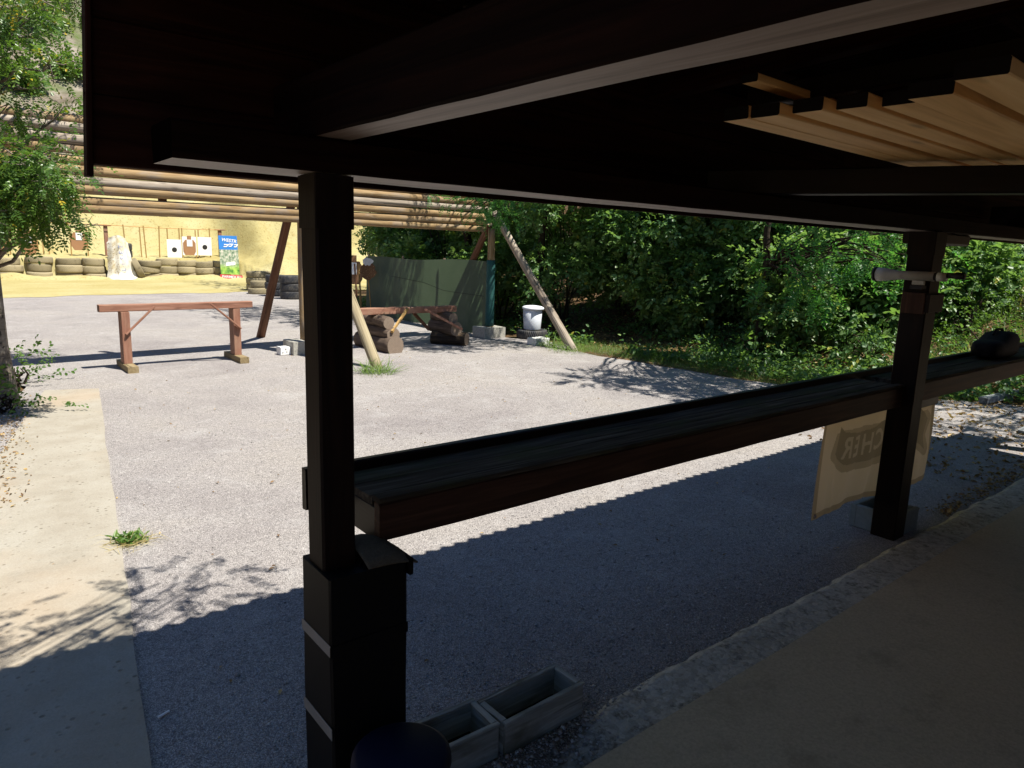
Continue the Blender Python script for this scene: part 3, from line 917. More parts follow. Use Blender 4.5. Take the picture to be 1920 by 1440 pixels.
# knee block at the second post, where the eave gets deeper
box('knee_block', (4.45, 1.72, 1.80), (5.05, 1.87, 1.868), M['dark_wood'], shelter, 0, 0.01)
# front boarding above the plate
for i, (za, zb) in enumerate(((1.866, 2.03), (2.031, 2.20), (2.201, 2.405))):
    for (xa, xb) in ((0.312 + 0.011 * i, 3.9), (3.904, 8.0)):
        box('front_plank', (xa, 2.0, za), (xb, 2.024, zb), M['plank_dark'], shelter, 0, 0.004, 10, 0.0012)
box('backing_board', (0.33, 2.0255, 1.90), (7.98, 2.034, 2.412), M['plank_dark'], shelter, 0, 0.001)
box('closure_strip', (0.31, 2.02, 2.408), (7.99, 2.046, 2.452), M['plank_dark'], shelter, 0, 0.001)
beam('corner_strip', (0.310, 2.01, 1.838), (0.345, 2.01, 2.44), 0.014, 0.05, M['plank_dark'], shelter, up=(0, 1, 0), ch=0.003)
# roof sheets, rafters, purlins
ROOF_Y0, ROOF_Z0, ROOF_Y1, ROOF_Z1 = 2.07, 2.45, -1.95, 2.67
def roof_sheet(xa, xb, dz):
    per = 0.098
    n = int((xb - xa) / per * 8)
    V, F = [], []
    for k, (yy, zz) in enumerate(((ROOF_Y0, ROOF_Z0), (ROOF_Y1, ROOF_Z1))):
        for i in range(n + 1):
            x = xa + (xb - xa) * i / n
            V.append((x, yy + (0.004 * math.sin(x * 9) if k == 0 else 0), zz + dz + 0.030 * math.sin(2 * math.pi * x / per)))
    m = n + 1
    for i in range(n):
        F.append((i, i + 1, m + i + 1, m + i))
    for i in range(len(V)):
        V.append((V[i][0], V[i][1], V[i][2] + 0.004))
    for i in range(n):
        F.append((2 * m + m + i, 2 * m + m + i + 1, 2 * m + i + 1, 2 * m + i))
        F.append((i, 2 * m + i, 2 * m + i + 1, i + 1))
    return mesh_obj('roof_sheet', V, F, M['sheet'], shelter)
for k in range(9):
    roof_sheet(0.30 + k * 0.855, 0.30 + k * 0.855 + 0.90, 0.004 * (k % 2))
def roof_at(y):
    return ROOF_Z0 + (ROOF_Z1 - ROOF_Z0) * (y - ROOF_Y0) / (ROOF_Y1 - ROOF_Y0)
for k in range(9):
    x = 0.42 + k * 0.93
    beam('rafter', (x, 1.97, roof_at(1.97) - 0.115), (x, -1.9, roof_at(-1.9) - 0.115), 0.06, 0.11, M['plank_dark'], shelter, n=2)
for y in (1.7, 0.9, 0.1, -0.7, -1.5):
    beam('purlin', (0.34, y, roof_at(y) - 0.042), (7.98, y, roof_at(y) - 0.042), 0.07, 0.034, M['plank_dark'], shelter)
# back wall
for k in range(46):
    x = 0.42 + k * 0.166
    box('wall_plank', (x, -1.93, 0.052), (x + 0.163, -1.905, 2.53), M['plank_dark'], shelter, 2, 0.003)

# pale squared timbers stored on the tie beams under the roof
ORD = ['first', 'second', 'third', 'fourth', 'fifth', 'sixth', 'seventh', 'eighth', 'ninth', 'tenth', 'eleventh', 'twelfth']
store = [  # x0, y, z bottom, width, x1
    (1.82, 1.262, 2.08, 0.080, 4.6), (1.83, 1.176, 2.08, 0.086, 4.7), (1.84, 1.056, 2.08, 0.084, 4.8),
    (1.87, 0.953, 2.08, 0.080, 4.8), (1.90, 0.850, 2.08, 0.082, 4.9), (1.78, 0.730, 2.064, 0.098, 5.0), (1.66, 0.590, 2.064, 0.10, 5.0)]
names = ['outermost, nearest the front boarding', 'second in from the front boarding', 'third in, beyond a wide gap', 'fourth in from the front boarding',
         'fifth in, spotted with knots', 'lower pair, wider of the two', 'innermost, over the shelter floor']
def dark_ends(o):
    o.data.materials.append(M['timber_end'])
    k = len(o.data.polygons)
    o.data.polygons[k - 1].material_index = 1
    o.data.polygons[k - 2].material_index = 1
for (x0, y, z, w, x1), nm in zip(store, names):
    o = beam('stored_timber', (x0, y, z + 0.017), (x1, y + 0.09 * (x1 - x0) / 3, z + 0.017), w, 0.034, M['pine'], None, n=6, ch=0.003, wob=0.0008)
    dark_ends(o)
    tag(o, 'pale squared timber stored under the roof, ' + nm, 'timber', 'pale timbers stored under the roof')
for i, (x0, y, z, w, x1) in enumerate([(1.78, 1.20, 2.150, 0.05, 4.6)]):
    o = beam('stored_timber', (x0, y, z + 0.026), (x1, y + 0.06, z + 0.012), w, 0.022, M['pine'], None, n=4, ch=0.003)
    dark_ends(o)
    tag(o, ['short pale timber end showing above the outermost stored timbers', 'short pale timber end showing above the innermost stored timbers'][i], 'timber', 'pale timbers stored under the roof')
beam('timber_hanger', (2.05, 0.45, 2.195), (2.10, 1.40, 2.195), 0.05, 0.06, M['dark_wood'], shelter)

# ------------------------------------------------------------------ shooting counter
counter = thing('shooting_counter', (4.5, 1.9, 0.0), 'long dark timber shooting counter running between the shelter posts', 'counter')
for (xa, xb) in ((0.945, 4.446), (4.594, 8.2)):
    box('front_board', (xa, 1.752, 0.838), (xb, 1.785, 0.956), M['counter_front'], counter, 0, 0.005, 14, 0.001)
    box('edge_strip', (xa, 1.748, 0.9575), (xb, 1.793, 0.974), M['counter_top'], counter, 0, 0.004, 14, 0.001)
    box('top_plank', (xa, 1.800, 0.940), (xb, 1.925, 0.966), M['counter_top'], counter, 0, 0.004, 14, 0.0012)
    box('top_plank', (xa + 0.01, 1.929, 0.940), (xb, 2.050, 0.965), M['counter_top'], counter, 0, 0.004, 14, 0.0012)
box('back_rail', (0.848, 2.053, 0.862), (8.2, 2.085, 0.998), M['dark_wood'], counter, 0, 0.004, 20, 0.0015)
box('end_board', (0.948, 1.787, 0.830), (0.975, 2.050, 0.938), M['dark_wood'], counter, 1, 0.004)
for x in (2.6, 4.52, 6.4, 7.85):
    box('bracket', (x - 0.045, 1.83, 0.845), (x + 0.045, 2.05, 0.937), M['dark_wood'], counter, 1, 0.004)
box('cleat', (4.60, 1.80, 0.765), (5.15, 1.87, 0.836), M['dark_wood'], counter, 0, 0.006)

# box cladding round the first post, with a curled felt lid and tape
bx = thing('post_box', (0.86, 1.78, 0.0), 'black box built round the post foot with curled felt lid and grey tape', 'box')
box('casing', (0.742, 1.655, 0.0), (0.982, 1.842, 0.815), M['black_box'], bx, 2, 0.006, 4, 0.002)
box('rim_board', (0.983, 1.65, 0.765), (0.998, 1.848, 0.818), M['black_box'], bx, 1, 0.003)
V, F = [], []
n = 14
for i in range(n + 1):
    for j in range(9):
        t_, k_ = i / n, j / 8
        x = 0.856 + 0.158 * t_
        far = 1.90 - 0.15 * max(0.0, t_ - 0.35) ** 1.6 * 2.0
        y = 1.650 + (far - 1.650) * k_
        V.append((x, y, 0.822 - 0.010 * t_ + 0.045 * math.sin(math.pi * min(1, k_ * 1.1)) * math.sin(math.pi * (0.25 + 0.75 * t_)) - 0.012 * t_ ** 5))
for i in range(n):
    for j in range(8):
        F.append((i * 9 + j, (i + 1) * 9 + j, (i + 1) * 9 + j + 1, i * 9 + j + 1))
o = mesh_obj('felt_lid', V, F, M['felt'], bx, smooth=True)
md = o.modifiers.new('thickness', 'SOLIDIFY'); md.thickness = 0.005
for z, dz in ((0.590, 0.034), (0.335, 0.036)):
    box('tape_band', (0.7392, 1.653, z), (0.7412, 1.844, z + dz), M['tape'], bx, 1, 0.0005)
box('tape_band', (0.7392, 1.6522, 0.588), (0.982, 1.6542, 0.62), M['black_box'], bx, 0, 0.0005)

# blue bucket with lid in front of it
bk = thing('bucket', (0.855, 1.47, 0.05), 'dark blue plastic drum with lid standing before the black box', 'bucket')
T = Matrix.Translation((0.855, 1.47, 0.051))
V, F = lathe([(0.0, 0.0), (0.112, 0.0), (0.118, 0.01), (0.128, 0.28), (0.128, 0.285), (0.0, 0.285)], 36)
mesh_obj('body', V, F, M['blue_plastic'], bk, T, smooth=True)
V, F = lathe([(0.0, 0.318), (0.118, 0.315), (0.132, 0.306), (0.135, 0.285), (0.130, 0.282), (0.129, 0.287)], 36)
mesh_obj('lid', V, F, M['blue_plastic'], bk, T, smooth=True)

# two wooden planters
def planter(cx, cy, L, W, H, rz, label):
    t = thing('planter', (cx, cy, 0.0), label, 'planter', 'empty wooden planters', rz)
    Mx = MW[t.name]
    def bb(nm, lo, hi, ax):
        lo, hi = Vector(lo), Vector(hi); c, s = (lo + hi) / 2, hi - lo
        if ax == 0:
            m, l = frame((lo.x, c.y, c.z), (hi.x, c.y, c.z)); V, F = beam_mesh(l, s.y, s.z, 0.003, 8, 0.0012)
        else:
            m, l = frame((c.x, lo.y, c.z), (c.x, hi.y, c.z)); V, F = beam_mesh(l, s.x, s.z, 0.003, 3, 0.0012)
        mesh_obj(nm, V, F, M['planter'], t, Mx @ m)
    w = 0.013
    bb('side_board', (-L / 2, -W / 2, 0.004), (L / 2, -W / 2 + w, H), 0)
    bb('side_board', (-L / 2, W / 2 - w, 0.004), (L / 2, W / 2, H), 0)
    bb('end_board', (-L / 2 + 0.002, -W / 2 + w + .001, 0.004), (-L / 2 + w, W / 2 - w - .001, H - .002), 1)
    bb('end_board', (L / 2 - w, -W / 2 + w + .001, 0.004), (L / 2 - 0.002, W / 2 - w - .001, H - .002), 1)
    bb('rim_strip', (-L / 2 - .004, -W / 2 - .004, H + .001), (L / 2 + .004, -W / 2 + .016, H + .010), 0)
    bb('rim_strip', (-L / 2 - .004, W / 2 - .016, H + .001), (L / 2 + .004, W / 2 + .004, H + .010), 0)
    bb('rim_strip', (-L / 2 - .004, -W / 2 + .018, H + .001), (-L / 2 + .018, W / 2 - .018, H + .009), 1)
    bb('rim_strip', (L / 2 - .018, -W / 2 + .018, H + .001), (L / 2 + .004, W / 2 - .018, H + .009), 1)
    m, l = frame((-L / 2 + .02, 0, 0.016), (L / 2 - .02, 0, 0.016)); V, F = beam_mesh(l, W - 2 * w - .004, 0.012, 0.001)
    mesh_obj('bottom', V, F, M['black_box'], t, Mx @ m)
planter(1.535, 1.715, 0.37, 0.155, 0.125, 0.02, 'longer weathered wooden planter, empty, at the crumbling floor edge')
planter(1.165, 1.735, 0.34, 0.165, 0.125, -0.04, 'wooden planter half hidden behind the blue drum, empty')

# concrete trough at the second post foot
tr = thing('concrete_trough', (4.66, 1.93, 0), 'small concrete trough against the foot of the post by the banner', 'trough')
for lo, hi, ax in (((4.48, 1.69, 0), (4.78, 1.722, 0.15), 0), ((4.48, 1.95, 0), (4.78, 1.985, 0.15), 0), ((4.48, 1.724, 0), (4.512, 1.948, 0.149), 1), ((4.748, 1.724, 0), (4.78, 1.948, 0.149), 1), ((4.514, 1.724, 0.0), (4.746, 1.948, 0.06), 0)):
    box('trough_wall' if hi[2] > 0.1 else 'trough_bottom', lo, hi, M['concrete_trough'], tr, ax, 0.006)

# spotting scope on a clamp at the second post
sc_ = thing('spotting_scope', (4.43, 1.72, 1.60), 'grey spotting scope clamped to the post above the counter', 'scope')
def along_y(prof, y0, z, x, mat, name, par, seg=24):
    V, F = lathe(prof, seg)
    Mx = Matrix.Translation((x, y0, z)) @ Matrix.Rotation(-math.pi / 2, 4, 'X')
    return mesh_obj(name, V, F, mat, par, Mx, smooth=True)
SZ, SX = 1.617, 4.400
along_y([(0.0, 0.10), (0.026, 0.10), (0.026, 0.30), (0.032, 0.335), (0.038, 0.37), (0.040, 0.415), (0.034, 0.418)], 1.55, SZ, SX, M['scope'], 'tube', sc_)
along_y([(0.034, 0.416), (0.042, 0.416), (0.042, 0.434), (0.037, 0.435), (0.034, 0.42)], 1.55, SZ, SX, M['black_rubber'], 'objective_ring', sc_)
along_y([(0.0, 0.424), (0.037, 0.424)], 1.55, SZ, SX, M['lens'], 'objective_lens', sc_)
along_y([(0.0, 0.085), (0.022, 0.085), (0.0225, 0.099), (0.0, 0.0995)], 1.55, SZ, SX, M['black_rubber'], 'focus_ring', sc_)
along_y([(0.0, 0.035), (0.025, 0.035), (0.025, 0.083), (0.0, 0.084)], 1.55, SZ, SX, M['scope'], 'prism_housing', sc_)
along_y([(0.0, -0.055), (0.016, -0.055), (0.019, -0.05), (0.019, -0.01), (0.016, 0.0), (0.016, 0.034), (0.0, 0.034)], 1.55, SZ + 0.010, SX, M['black_rubber'], 'eyepiece', sc_)
box('foot', (SX - 0.014, 1.70, 1.565), (SX + 0.014, 1.76, 1.592), M['scope'], sc_, 1, 0.003)
box('mount_arm', (SX - 0.022, 1.70, 1.542), (4.4465, 1.765, 1.564), M['black_rubber'], sc_, 0, 0.003)
cl = thing('post_clamp', (4.52, 1.76, 1.40), 'reddish wooden clamp block fixed round the post under the scope', 'clamp')
box('clamp_block', (4.420, 1.69, 1.40), (4.4465, 1.82, 1.52), M['counter_front'], cl, 2, 0.004)
box('clamp_block', (4.5935, 1.68, 1.40), (4.620, 1.81, 1.52), M['black_wood'], cl, 2, 0.004)
box('clamp_plate', (4.422, 1.664, 1.41), (4.618, 1.6865, 1.515), M['black_wood'], cl, 0, 0.003)

# dark kit bag on the counter
V, F = [], []
nb, mb = 22, 14
for i in range(nb + 1):
    th = math.pi * i / nb
    for j in range(mb):
        ph = 2 * math.pi * j / mb
        s = lambda v, e: math.copysign(abs(v) ** e, v)
        x = 0.29 * s(math.cos(th), 0.55)
        y = 0.115 * s(math.sin(th), 0.55) * s(math.cos(ph), 0.6)
        z = 0.075 * s(math.sin(th), 0.55) * s(math.sin(ph), 0.6)
        z += (0.055 if x > -0.06 else 0.0) * sstep(0.0, 0.08, z) * (1 if z > 0 else 0)
        V.append((x + 0.006 * random.gauss(0, 1), y, z))
for i in range(nb):
    for j in range(mb):
        j2 = (j + 1) % mb
        F.append((i * mb + j, i * mb + j2, (i + 1) * mb + j2, (i + 1) * mb + j))
bag = thing('kit_bag', (6.55, 1.92, 0.967), 'black kit bag lying on the far stretch of the counter', 'bag')
mesh_obj('bag_body', V, F, M['cloth_black'], bag, Matrix.Translation((6.52, 1.925, 1.044)), smooth=True)
V, F = [], []
tube(V, F, [(6.44, 1.93, 1.15), (6.48, 1.93, 1.185), (6.55, 1.93, 1.190), (6.62, 1.93, 1.185), (6.66, 1.93, 1.15)], [0.010] * 5, 6)
mesh_obj('handle', V, F, M['cloth_black'], bag, smooth=True)

# banner hung under the counter, seen from behind
bn = thing('hanging_banner', (4.6, 1.9, 0.2), 'cream cloth banner hung under the counter with printed ribbon showing through reversed', 'banner')
def ban_pt(u, v):
    """u 0..1 along, v 0..1 downwards"""
    x = 3.845 + 1.53 * u + 0.02 * v
    zt = 0.842 - 0.09 * u
    zb = 0.185 - 0.010 * u + 0.03 * math.sin(u * 3.1) + 0.035 * max(0, u - 0.93) / 0.07
    z = zt + (zb - zt) * v
    y = 1.895 + 0.030 * math.sin(u * 6.0 + 0.6) * (0.3 + v) + 0.012 * math.sin(u * 17 + v * 2.0) * v + 0.006 * math.sin(u * 41 + 3 * v) - 0.010 * max(0.0, 1 - abs(u - 0.105 - 0.02 * v) / 0.03) * (0.3 + v) + 0.008 * max(0.0, 1 - abs(u - 0.50 + 0.10 * v) / 0.025) * v * v
    return Vector((x, y, z))
RIBBON = np.array([(4.02, .57), (4.06, .73), (4.14, .685), (4.30, .665), (4.42, .67), (4.55, .695), (4.75, .735), (4.96, .745), (5.12, .72), (5.29, .63),
                   (5.22, .52), (5.28, .41), (5.12, .48), (4.97, .525), (4.80, .515), (4.54, .465), (4.35, .465), (4.15, .48)])
def poly_test(P, poly):
    inside = np.zeros(len(P), bool)
    dist = np.full(len(P), 9.0)
    for i in range(len(poly)):
        a, b = poly[i], poly[(i + 1) % len(poly)]
        cond = (a[1] > P[:, 1]) != (b[1] > P[:, 1])
        with np.errstate(divide='ignore', invalid='ignore'):
            xi = (b[0] - a[0]) * (P[:, 1] - a[1]) / (b[1] - a[1]) + a[0]
        inside ^= cond & (P[:, 0] < xi)
        d = b - a
        t_ = np.clip(((P - a) @ d) / (d @ d), 0, 1)
        dist = np.minimum(dist, np.linalg.norm(P - a - t_[:, None] * d, axis=1))
    return inside, dist
def glyph_hits(P, ch, c, size, slant):
    """points of P inside the mirrored letter ch centred at c"""
    cu = bpy.data.curves.new('lettering', 'FONT')
    cu.body = ch; cu.size = size; cu.align_x = 'CENTER'; cu.align_y = 'CENTER'; cu.offset = size * 0.02
    tmp = bpy.data.objects.new('lettering', cu)
    COL.objects.link(tmp)
    me = bpy.data.meshes.new_from_object(tmp.evaluated_get(bpy.context.evaluated_depsgraph_get()))
    bpy.data.objects.remove(tmp); bpy.data.curves.remove(cu)
    me.calc_loop_triangles()
    Q = np.stack([-(P[:, 0] - c[0]) * 1.12, P[:, 1] - c[1] - slant * (P[:, 0] - c[0])], 1)
    hit = np.zeros(len(P), bool)
    co = np.array([v.co[:2] for v in me.vertices])
    for tr_ in me.loop_triangles:
        A, B, C_ = (co[i] for i in tr_.vertices)
        s1 = (B[0] - A[0]) * (Q[:, 1] - A[1]) - (B[1] - A[1]) * (Q[:, 0] - A[0])
        s2 = (C_[0] - B[0]) * (Q[:, 1] - B[1]) - (C_[1] - B[1]) * (Q[:, 0] - B[0])
        s3 = (A[0] - C_[0]) * (Q[:, 1] - C_[1]) - (A[1] - C_[1]) * (Q[:, 0] - C_[0])
        hit |= ((s1 >= 0) & (s2 >= 0) & (s3 >= 0)) | ((s1 <= 0) & (s2 <= 0) & (s3 <= 0))
    bpy.data.meshes.remove(me)
    return hit
NU, NV = 300, 120
V, F, ctr, uv = [], [], [], []
for i in range(NU + 1):
    for j in range(NV + 1):
        V.append(tuple(ban_pt(i / NU, j / NV)))
for i in range(NU):
    for j in range(NV):
        F.append((i * (NV + 1) + j, (i + 1) * (NV + 1) + j, (i + 1) * (NV + 1) + j + 1, i * (NV + 1) + j + 1))
        p = ban_pt((i + .5) / NU, (j + .5) / NV)
        ctr.append((p.x, p.z)); uv.append(((i + .5) / NU, (j + .5) / NV))
ctr, uv = np.array(ctr), np.array(uv)
idx = np.zeros(len(F), int)
ins, dist = poly_test(ctr, RIBBON)
idx[(dist < 0.045) & ~ins & (ctr[:, 1] < 0.70)] = 2
idx[ins] = 3
for ch, c, sl in (('R', (4.175, .577), -.05), ('E', (4.285, .572), 0.02), ('H', (4.415, .572), .06), ('C', (4.55, .585), .10), ('W', (5.045, .635), -.05)):
    idx[ins & glyph_hits(ctr, ch, c, 0.185, sl)] = 4
hem = (uv[:, 1] > 0.945) | (uv[:, 0] < 0.028) | (uv[:, 0] > 0.974)
idx[hem] = 1
mesh_obj('printed_cloth', V, F, None, bn, smooth=True, mats=[M['banner'], M['banner_hem'], M['banner_outline'], M['banner_print'], M['banner_letter']], midx=idx.tolist())
V, F = lathe([(0.008, -0.001), (0.0145, -0.001), (0.0145, 0.002), (0.008, 0.002)], 20)
p = ban_pt(0.018, 0.965)
mesh_obj('eyelet', V, F, M['metal'], bn, Matrix.Translation((p.x, p.y - 0.004, p.z)) @ Matrix.Rotation(math.pi / 2, 4, 'X'), smooth=True)
V, F = lathe([(0.0, 0.0), (0.0085, 0.0)], 16)
mesh_obj('eyelet_hole', V, F, M['paper'], bn, Matrix.Translation((p.x, p.y - 0.0045, p.z)) @ Matrix.Rotation(math.pi / 2, 4, 'X'))

# ------------------------------------------------------------------ log baffle across the range
baffle = thing('log_baffle', (4.3, 10.6, 0.0), 'overhead bullet baffle of stacked horizontal logs on braced posts', 'baffle')
by = lambda x: 10.60 + 0.074 * (x - 4.24)
LM = [M['log'], M['end']]
zs = [2.000 + 0.1185 * i for i in range(10)]
for i, z in enumerate(zs):
    r = 0.058 + 0.006 * random.random()
    x1 = 8.05 + random.uniform(-0.12, 0.10)
    xa = -2.2 + random.uniform(-0.2, 0.2)
    m_ = LM if i not in (3, 7, 8) else [M['log_grey'], M['end']]
    log('log', (xa, by(xa) - 0.14, z - 0.02 + random.uniform(-.012, .012)), (x1, by(x1) - 0.14, z + 0.03 + random.uniform(-.012, .012)), r * 1.06, r * 0.92, m_, baffle, n=40, bend=0.022, rough=0.035)
for k, X in enumerate((0.15, 4.43, 8.27)):
    yb = by(X)
    log('post', (X, yb, 0.2), (X, yb, 3.05 if k < 2 else 2.06), 0.075, 0.068, [M['log'], M['end']], baffle, n=10, bend=0.01)
    zt = 2.95 if k < 2 else 2.35
    # front and rear braces
    log('brace', (X + (0.27 if k == 1 else 0.22), 8.72, -0.06), (X + 0.02, yb - 0.06, zt - (0.25 if k == 1 else 0.0)), 0.078, 0.062, [M['log_pale'] if k == 1 else M['log_grey'], M['end']], baffle, n=14, bend=0.012)
    log('brace', (X + 0.02 + (0.21 if k == 2 else 0), 12.69 + 0.2 * (k == 2), -0.06), (X + 0.02, yb + 0.10, zt - 0.2), 0.075, 0.062, [M['log_brown'], M['end']], baffle, n=14, bend=0.012)
box('cross_cleat', (2.44, 10.62, 1.98), (2.54, 10.68, 2.95), M['log_brown'], baffle, 2, 0.004)
log('wrapped_post_sleeve', (8.27, by(8.27), 0.22), (8.27, by(8.27), 1.47), 0.088, 0.084, [M['net_wrap'], M['net_wrap']], baffle, n=12, bend=0.004, rough=0.03)
# concrete footing blocks
o = thing('footing_block', (4.20, 10.45, 0), 'concrete footing block under the middle baffle post', 'block', 'concrete footing blocks')
box('block_body', (4.13, 10.34, 0), (4.36, 10.75, 0.205), M['concrete_block'], o, 1, 0.008, 4, 0.003)
o = thing('footing_block', (8.27, 10.9, 0), 'pair of concrete blocks under the green wrapped post', 'block', 'concrete footing blocks')
box('block_body', (8.02, 10.70, 0), (8.245, 11.10, 0.205), M['concrete_block'], o, 1, 0.008, 4, 0.003)
box('block_body', (8.265, 10.72, 0), (8.53, 11.05, 0.20), M['concrete_block'], o, 1, 0.008, 4, 0.003)
o = thing('foam_block', (4.03, 10.5, 0), 'white holed block on gravel beside the concrete footing', 'block')
box('block_body', (3.97, 10.43, 0.0), (4.12, 10.60, 0.125), M['white_block'], o, 0, 0.01, 3, 0.004)
for (dx, dz) in ((0.03, 0.045), (0.09, 0.05), (0.075, 0.095)):
    V, F = lathe([(0.0, 0.0), (0.008, 0.0)], 10)
    mesh_obj('hole', V, F, M['black_print'], o, Matrix.Translation((3.97 + dx, 10.4265, dz)) @ Matrix.Rotation(math.pi / 2, 4, 'X'))

# ------------------------------------------------------------------ trestle in the open
saw = thing('trestle', (2.5, 10.3, 0.0), 'red brown timber trestle with pale feet standing in the open gravel', 'trestle')
beam('top_beam', (1.565, 10.22, 0.800), (3.50, 10.30, 0.800), 0.13, 0.088, M['red_wood'], saw, n=10, ch=0.006, wob=0.002)
for X, Y in ((1.845, 10.22), (3.275, 10.33)):
    box('leg', (X - 0.05, Y - 0.10, 0.088), (X + 0.05, Y + 0.10, 0.752), M['red_wood'], saw, 2, 0.005, 4, 0.0015)
    box('foot', (X - 0.062, Y - 0.36, 0.0), (X + 0.062, Y + 0.36, 0.086), M['foot_wood'], saw, 1, 0.006, 5, 0.002)
beam('brace', (2.20, 10.145, 0.815), (1.835, 10.10, 0.47), 0.022, 0.045, M['red_wood'], saw, up=(0, 1, 0.01))
beam('brace', (2.90, 10.150, 0.835), (3.315, 10.20, 0.47), 0.022, 0.050, M['red_wood'], saw, up=(0, 1, 0.01))

# ------------------------------------------------------------------ bench on log piles
bench = thing('log_pile_bench', (6.3, 10.5, 0.0), 'red brown beam resting on two piles of old logs beside the green netting', 'bench')
beam('top_beam', (5.05, 10.44, 0.625), (7.18, 10.52, 0.615), 0.16, 0.105, M['red_wood'], bench, n=10, ch=0.006, wob=0.002)
OD = [M['log_dark'], M['end_dark']]
log('pile_log', (5.62, 9.86, 0.11), (5.56, 10.95, 0.11), 0.155, 0.15, OD, bench, seg=16, n=8, rough=0.06, flat=0.72)
log('pile_log', (5.64, 9.98, 0.285), (5.58, 10.90, 0.285), 0.118, 0.112, OD, bench, seg=16, n=8, rough=0.05)
log('pile_log', (5.60, 10.05, 0.468), (5.58, 10.85, 0.468), 0.100, 0.096, OD, bench, seg=16, n=8, rough=0.05)
log('pile_log', (6.80, 10.62, 0.10), (7.16, 10.08, 0.10), 0.130, 0.120, [M['log_charred'], M['end_dark']], bench, seg=16, n=8, rough=0.07, flat=0.78)
log('pile_log', (6.98, 10.14, 0.295), (6.92, 10.80, 0.295), 0.125, 0.12, OD, bench, seg=16, n=8, rough=0.06)
log('pile_log', (6.96, 10.22, 0.475), (6.94, 10.80, 0.475), 0.095, 0.095, OD, bench, seg=16, n=8, rough=0.05)
beam('brace', (6.12, 10.345, 0.655), (5.60, 9.95, 0.335), 0.035, 0.045, M['lath'], bench)
beam('brace', (6.45, 10.34, 0.640), (7.02, 10.02, 0.30), 0.03, 0.04, M['red_wood'], bench)
beam('brace', (6.36, 10.55, 0.560), (6.72, 10.62, 0.25), 0.04, 0.05, M['log_brown'], bench)

# ------------------------------------------------------------------ green netting screen
scr = thing('netting_screen', (8.25, 13.2, 0.0), 'dark green shade netting screen stretched along the edge of the gravel', 'screen')
V, F = [], []
na, nz = 60, 10
for i in range(na + 1):
    t_ = i / na
    y = 10.98 + 5.0 * t_
    for j in range(nz + 1):
        k = j / nz
        zt = 1.445 - 0.05 * t_ + 0.02 * math.sin(t_ * 9)
        z = 0.02 + (zt - 0.02) * k
        x = 8.26 + 0.016 * math.sin(t_ * 7 + 1.5 * k) * (0.4 + k) + 0.012 * math.sin(t_ * 31 + k * 4) - 0.05 * (t_ < 0.04) * (1 - t_ / 0.04)
        V.append((x, y, z))
for i in range(na):
    for j in range(nz):
        F.append((i * (nz + 1) + j, (i + 1) * (nz + 1) + j, (i + 1) * (nz + 1) + j + 1, i * (nz + 1) + j + 1))
mesh_obj('netting', V, F, M['netting'], scr, smooth=True)
for y in (12.6, 14.3, 15.95):
    log('stake', (8.34, y, -0.1), (8.34, y, 1.46), 0.03, 0.026, [M['log_dark'], M['end_dark']], scr, n=4, seg=8)
V, F = [], []
tube(V, F, [(8.20, 11.0, 0.78), (8.205, 12.4, 0.80), (8.21, 13.2, 0.92), (8.215, 14.6, 0.99)], [0.005] * 4, 5)
mesh_obj('tie_cord', V, F, M['black_rubber'], scr)

# ------------------------------------------------------------------ targets on stakes by the screen
st = thing('shot_up_target', (8.05, 15.4, 0), 'shot up brown card target with silver patch on a thin stick', 'target')
V, F = [], []
tube(V, F, [(8.10, 15.36, -0.1), (8.07, 15.40, 0.5), (8.03, 15.45, 1.15)], [0.016, 0.014, 0.012], 6)
mesh_obj('stick', V, F, M['lath'], st)
def card(name, pts, c, rz, mat, par, th=0.006, tilt=0.0):
    """flat card: outline (x, z) extruded by th; x runs along rz"""
    n = len(pts)
    V = [(p[0], 0, p[1]) for p in pts] + [(p[0], th, p[1]) for p in pts]
    F = [tuple(range(n)), tuple(reversed(range(n, 2 * n)))] + [(i, n + i, n + (i + 1) % n, (i + 1) % n) for i in range(n)]
    return mesh_obj(name, V, F, mat, par, Matrix.Translation(c) @ Matrix.Rotation(rz, 4, 'Z') @ Matrix.Rotation(tilt, 4, 'X'))
rag = [(0.21 * math.cos(a) * random.uniform(0.75, 1.1), 0.19 + 0.23 * math.sin(a) * random.uniform(0.8, 1.05)) for a in np.linspace(0, 2 * math.pi, 26)[:-1]]
card('target_card', rag, (8.02, 15.40, 0.88), -0.5, M['burnt_card'], st)
rag2 = [(0.13 * math.cos(a) * random.uniform(0.8, 1.1), 0.10 * math.sin(a) * random.uniform(0.7, 1.15)) for a in np.linspace(0, 2 * math.pi, 20)[:-1]]
card('silver_patch', rag2, (8.01, 15.385, 1.29), -0.5, M['foil'], st)
IPSC = [(-0.225, 0.14), (-0.15, 0.0), (0.15, 0.0), (0.225, 0.14), (0.225, 0.46), (0.14, 0.58), (0.075, 0.58), (0.075, 0.73), (-0.075, 0.73), (-0.075, 0.58), (-0.14, 0.58), (-0.225, 0.46)]
st2 = thing('card_target', (8.3, 16.8, 0), 'brown card target with white paper on a stake at the netting end', 'target')
card('target_card', [(x * 1.0, z) for x, z in IPSC], (8.33, 16.75, 0.68), -0.75, M['cardboard'], st2)
card('paper', [(-0.08, 0.0), (0.08, 0.0), (0.08, 0.30), (-0.08, 0.30)], (8.315, 16.735, 0.93), -0.75, M['paper'], st2)
for dx in (-0.14, 0.16):
    beam('stake', (8.35 + dx * 0.73, 16.80 - dx * 0.68, -0.1), (8.35 + dx * 0.73, 16.80 - dx * 0.68, 1.25), 0.03, 0.02, M['lath'], st2)
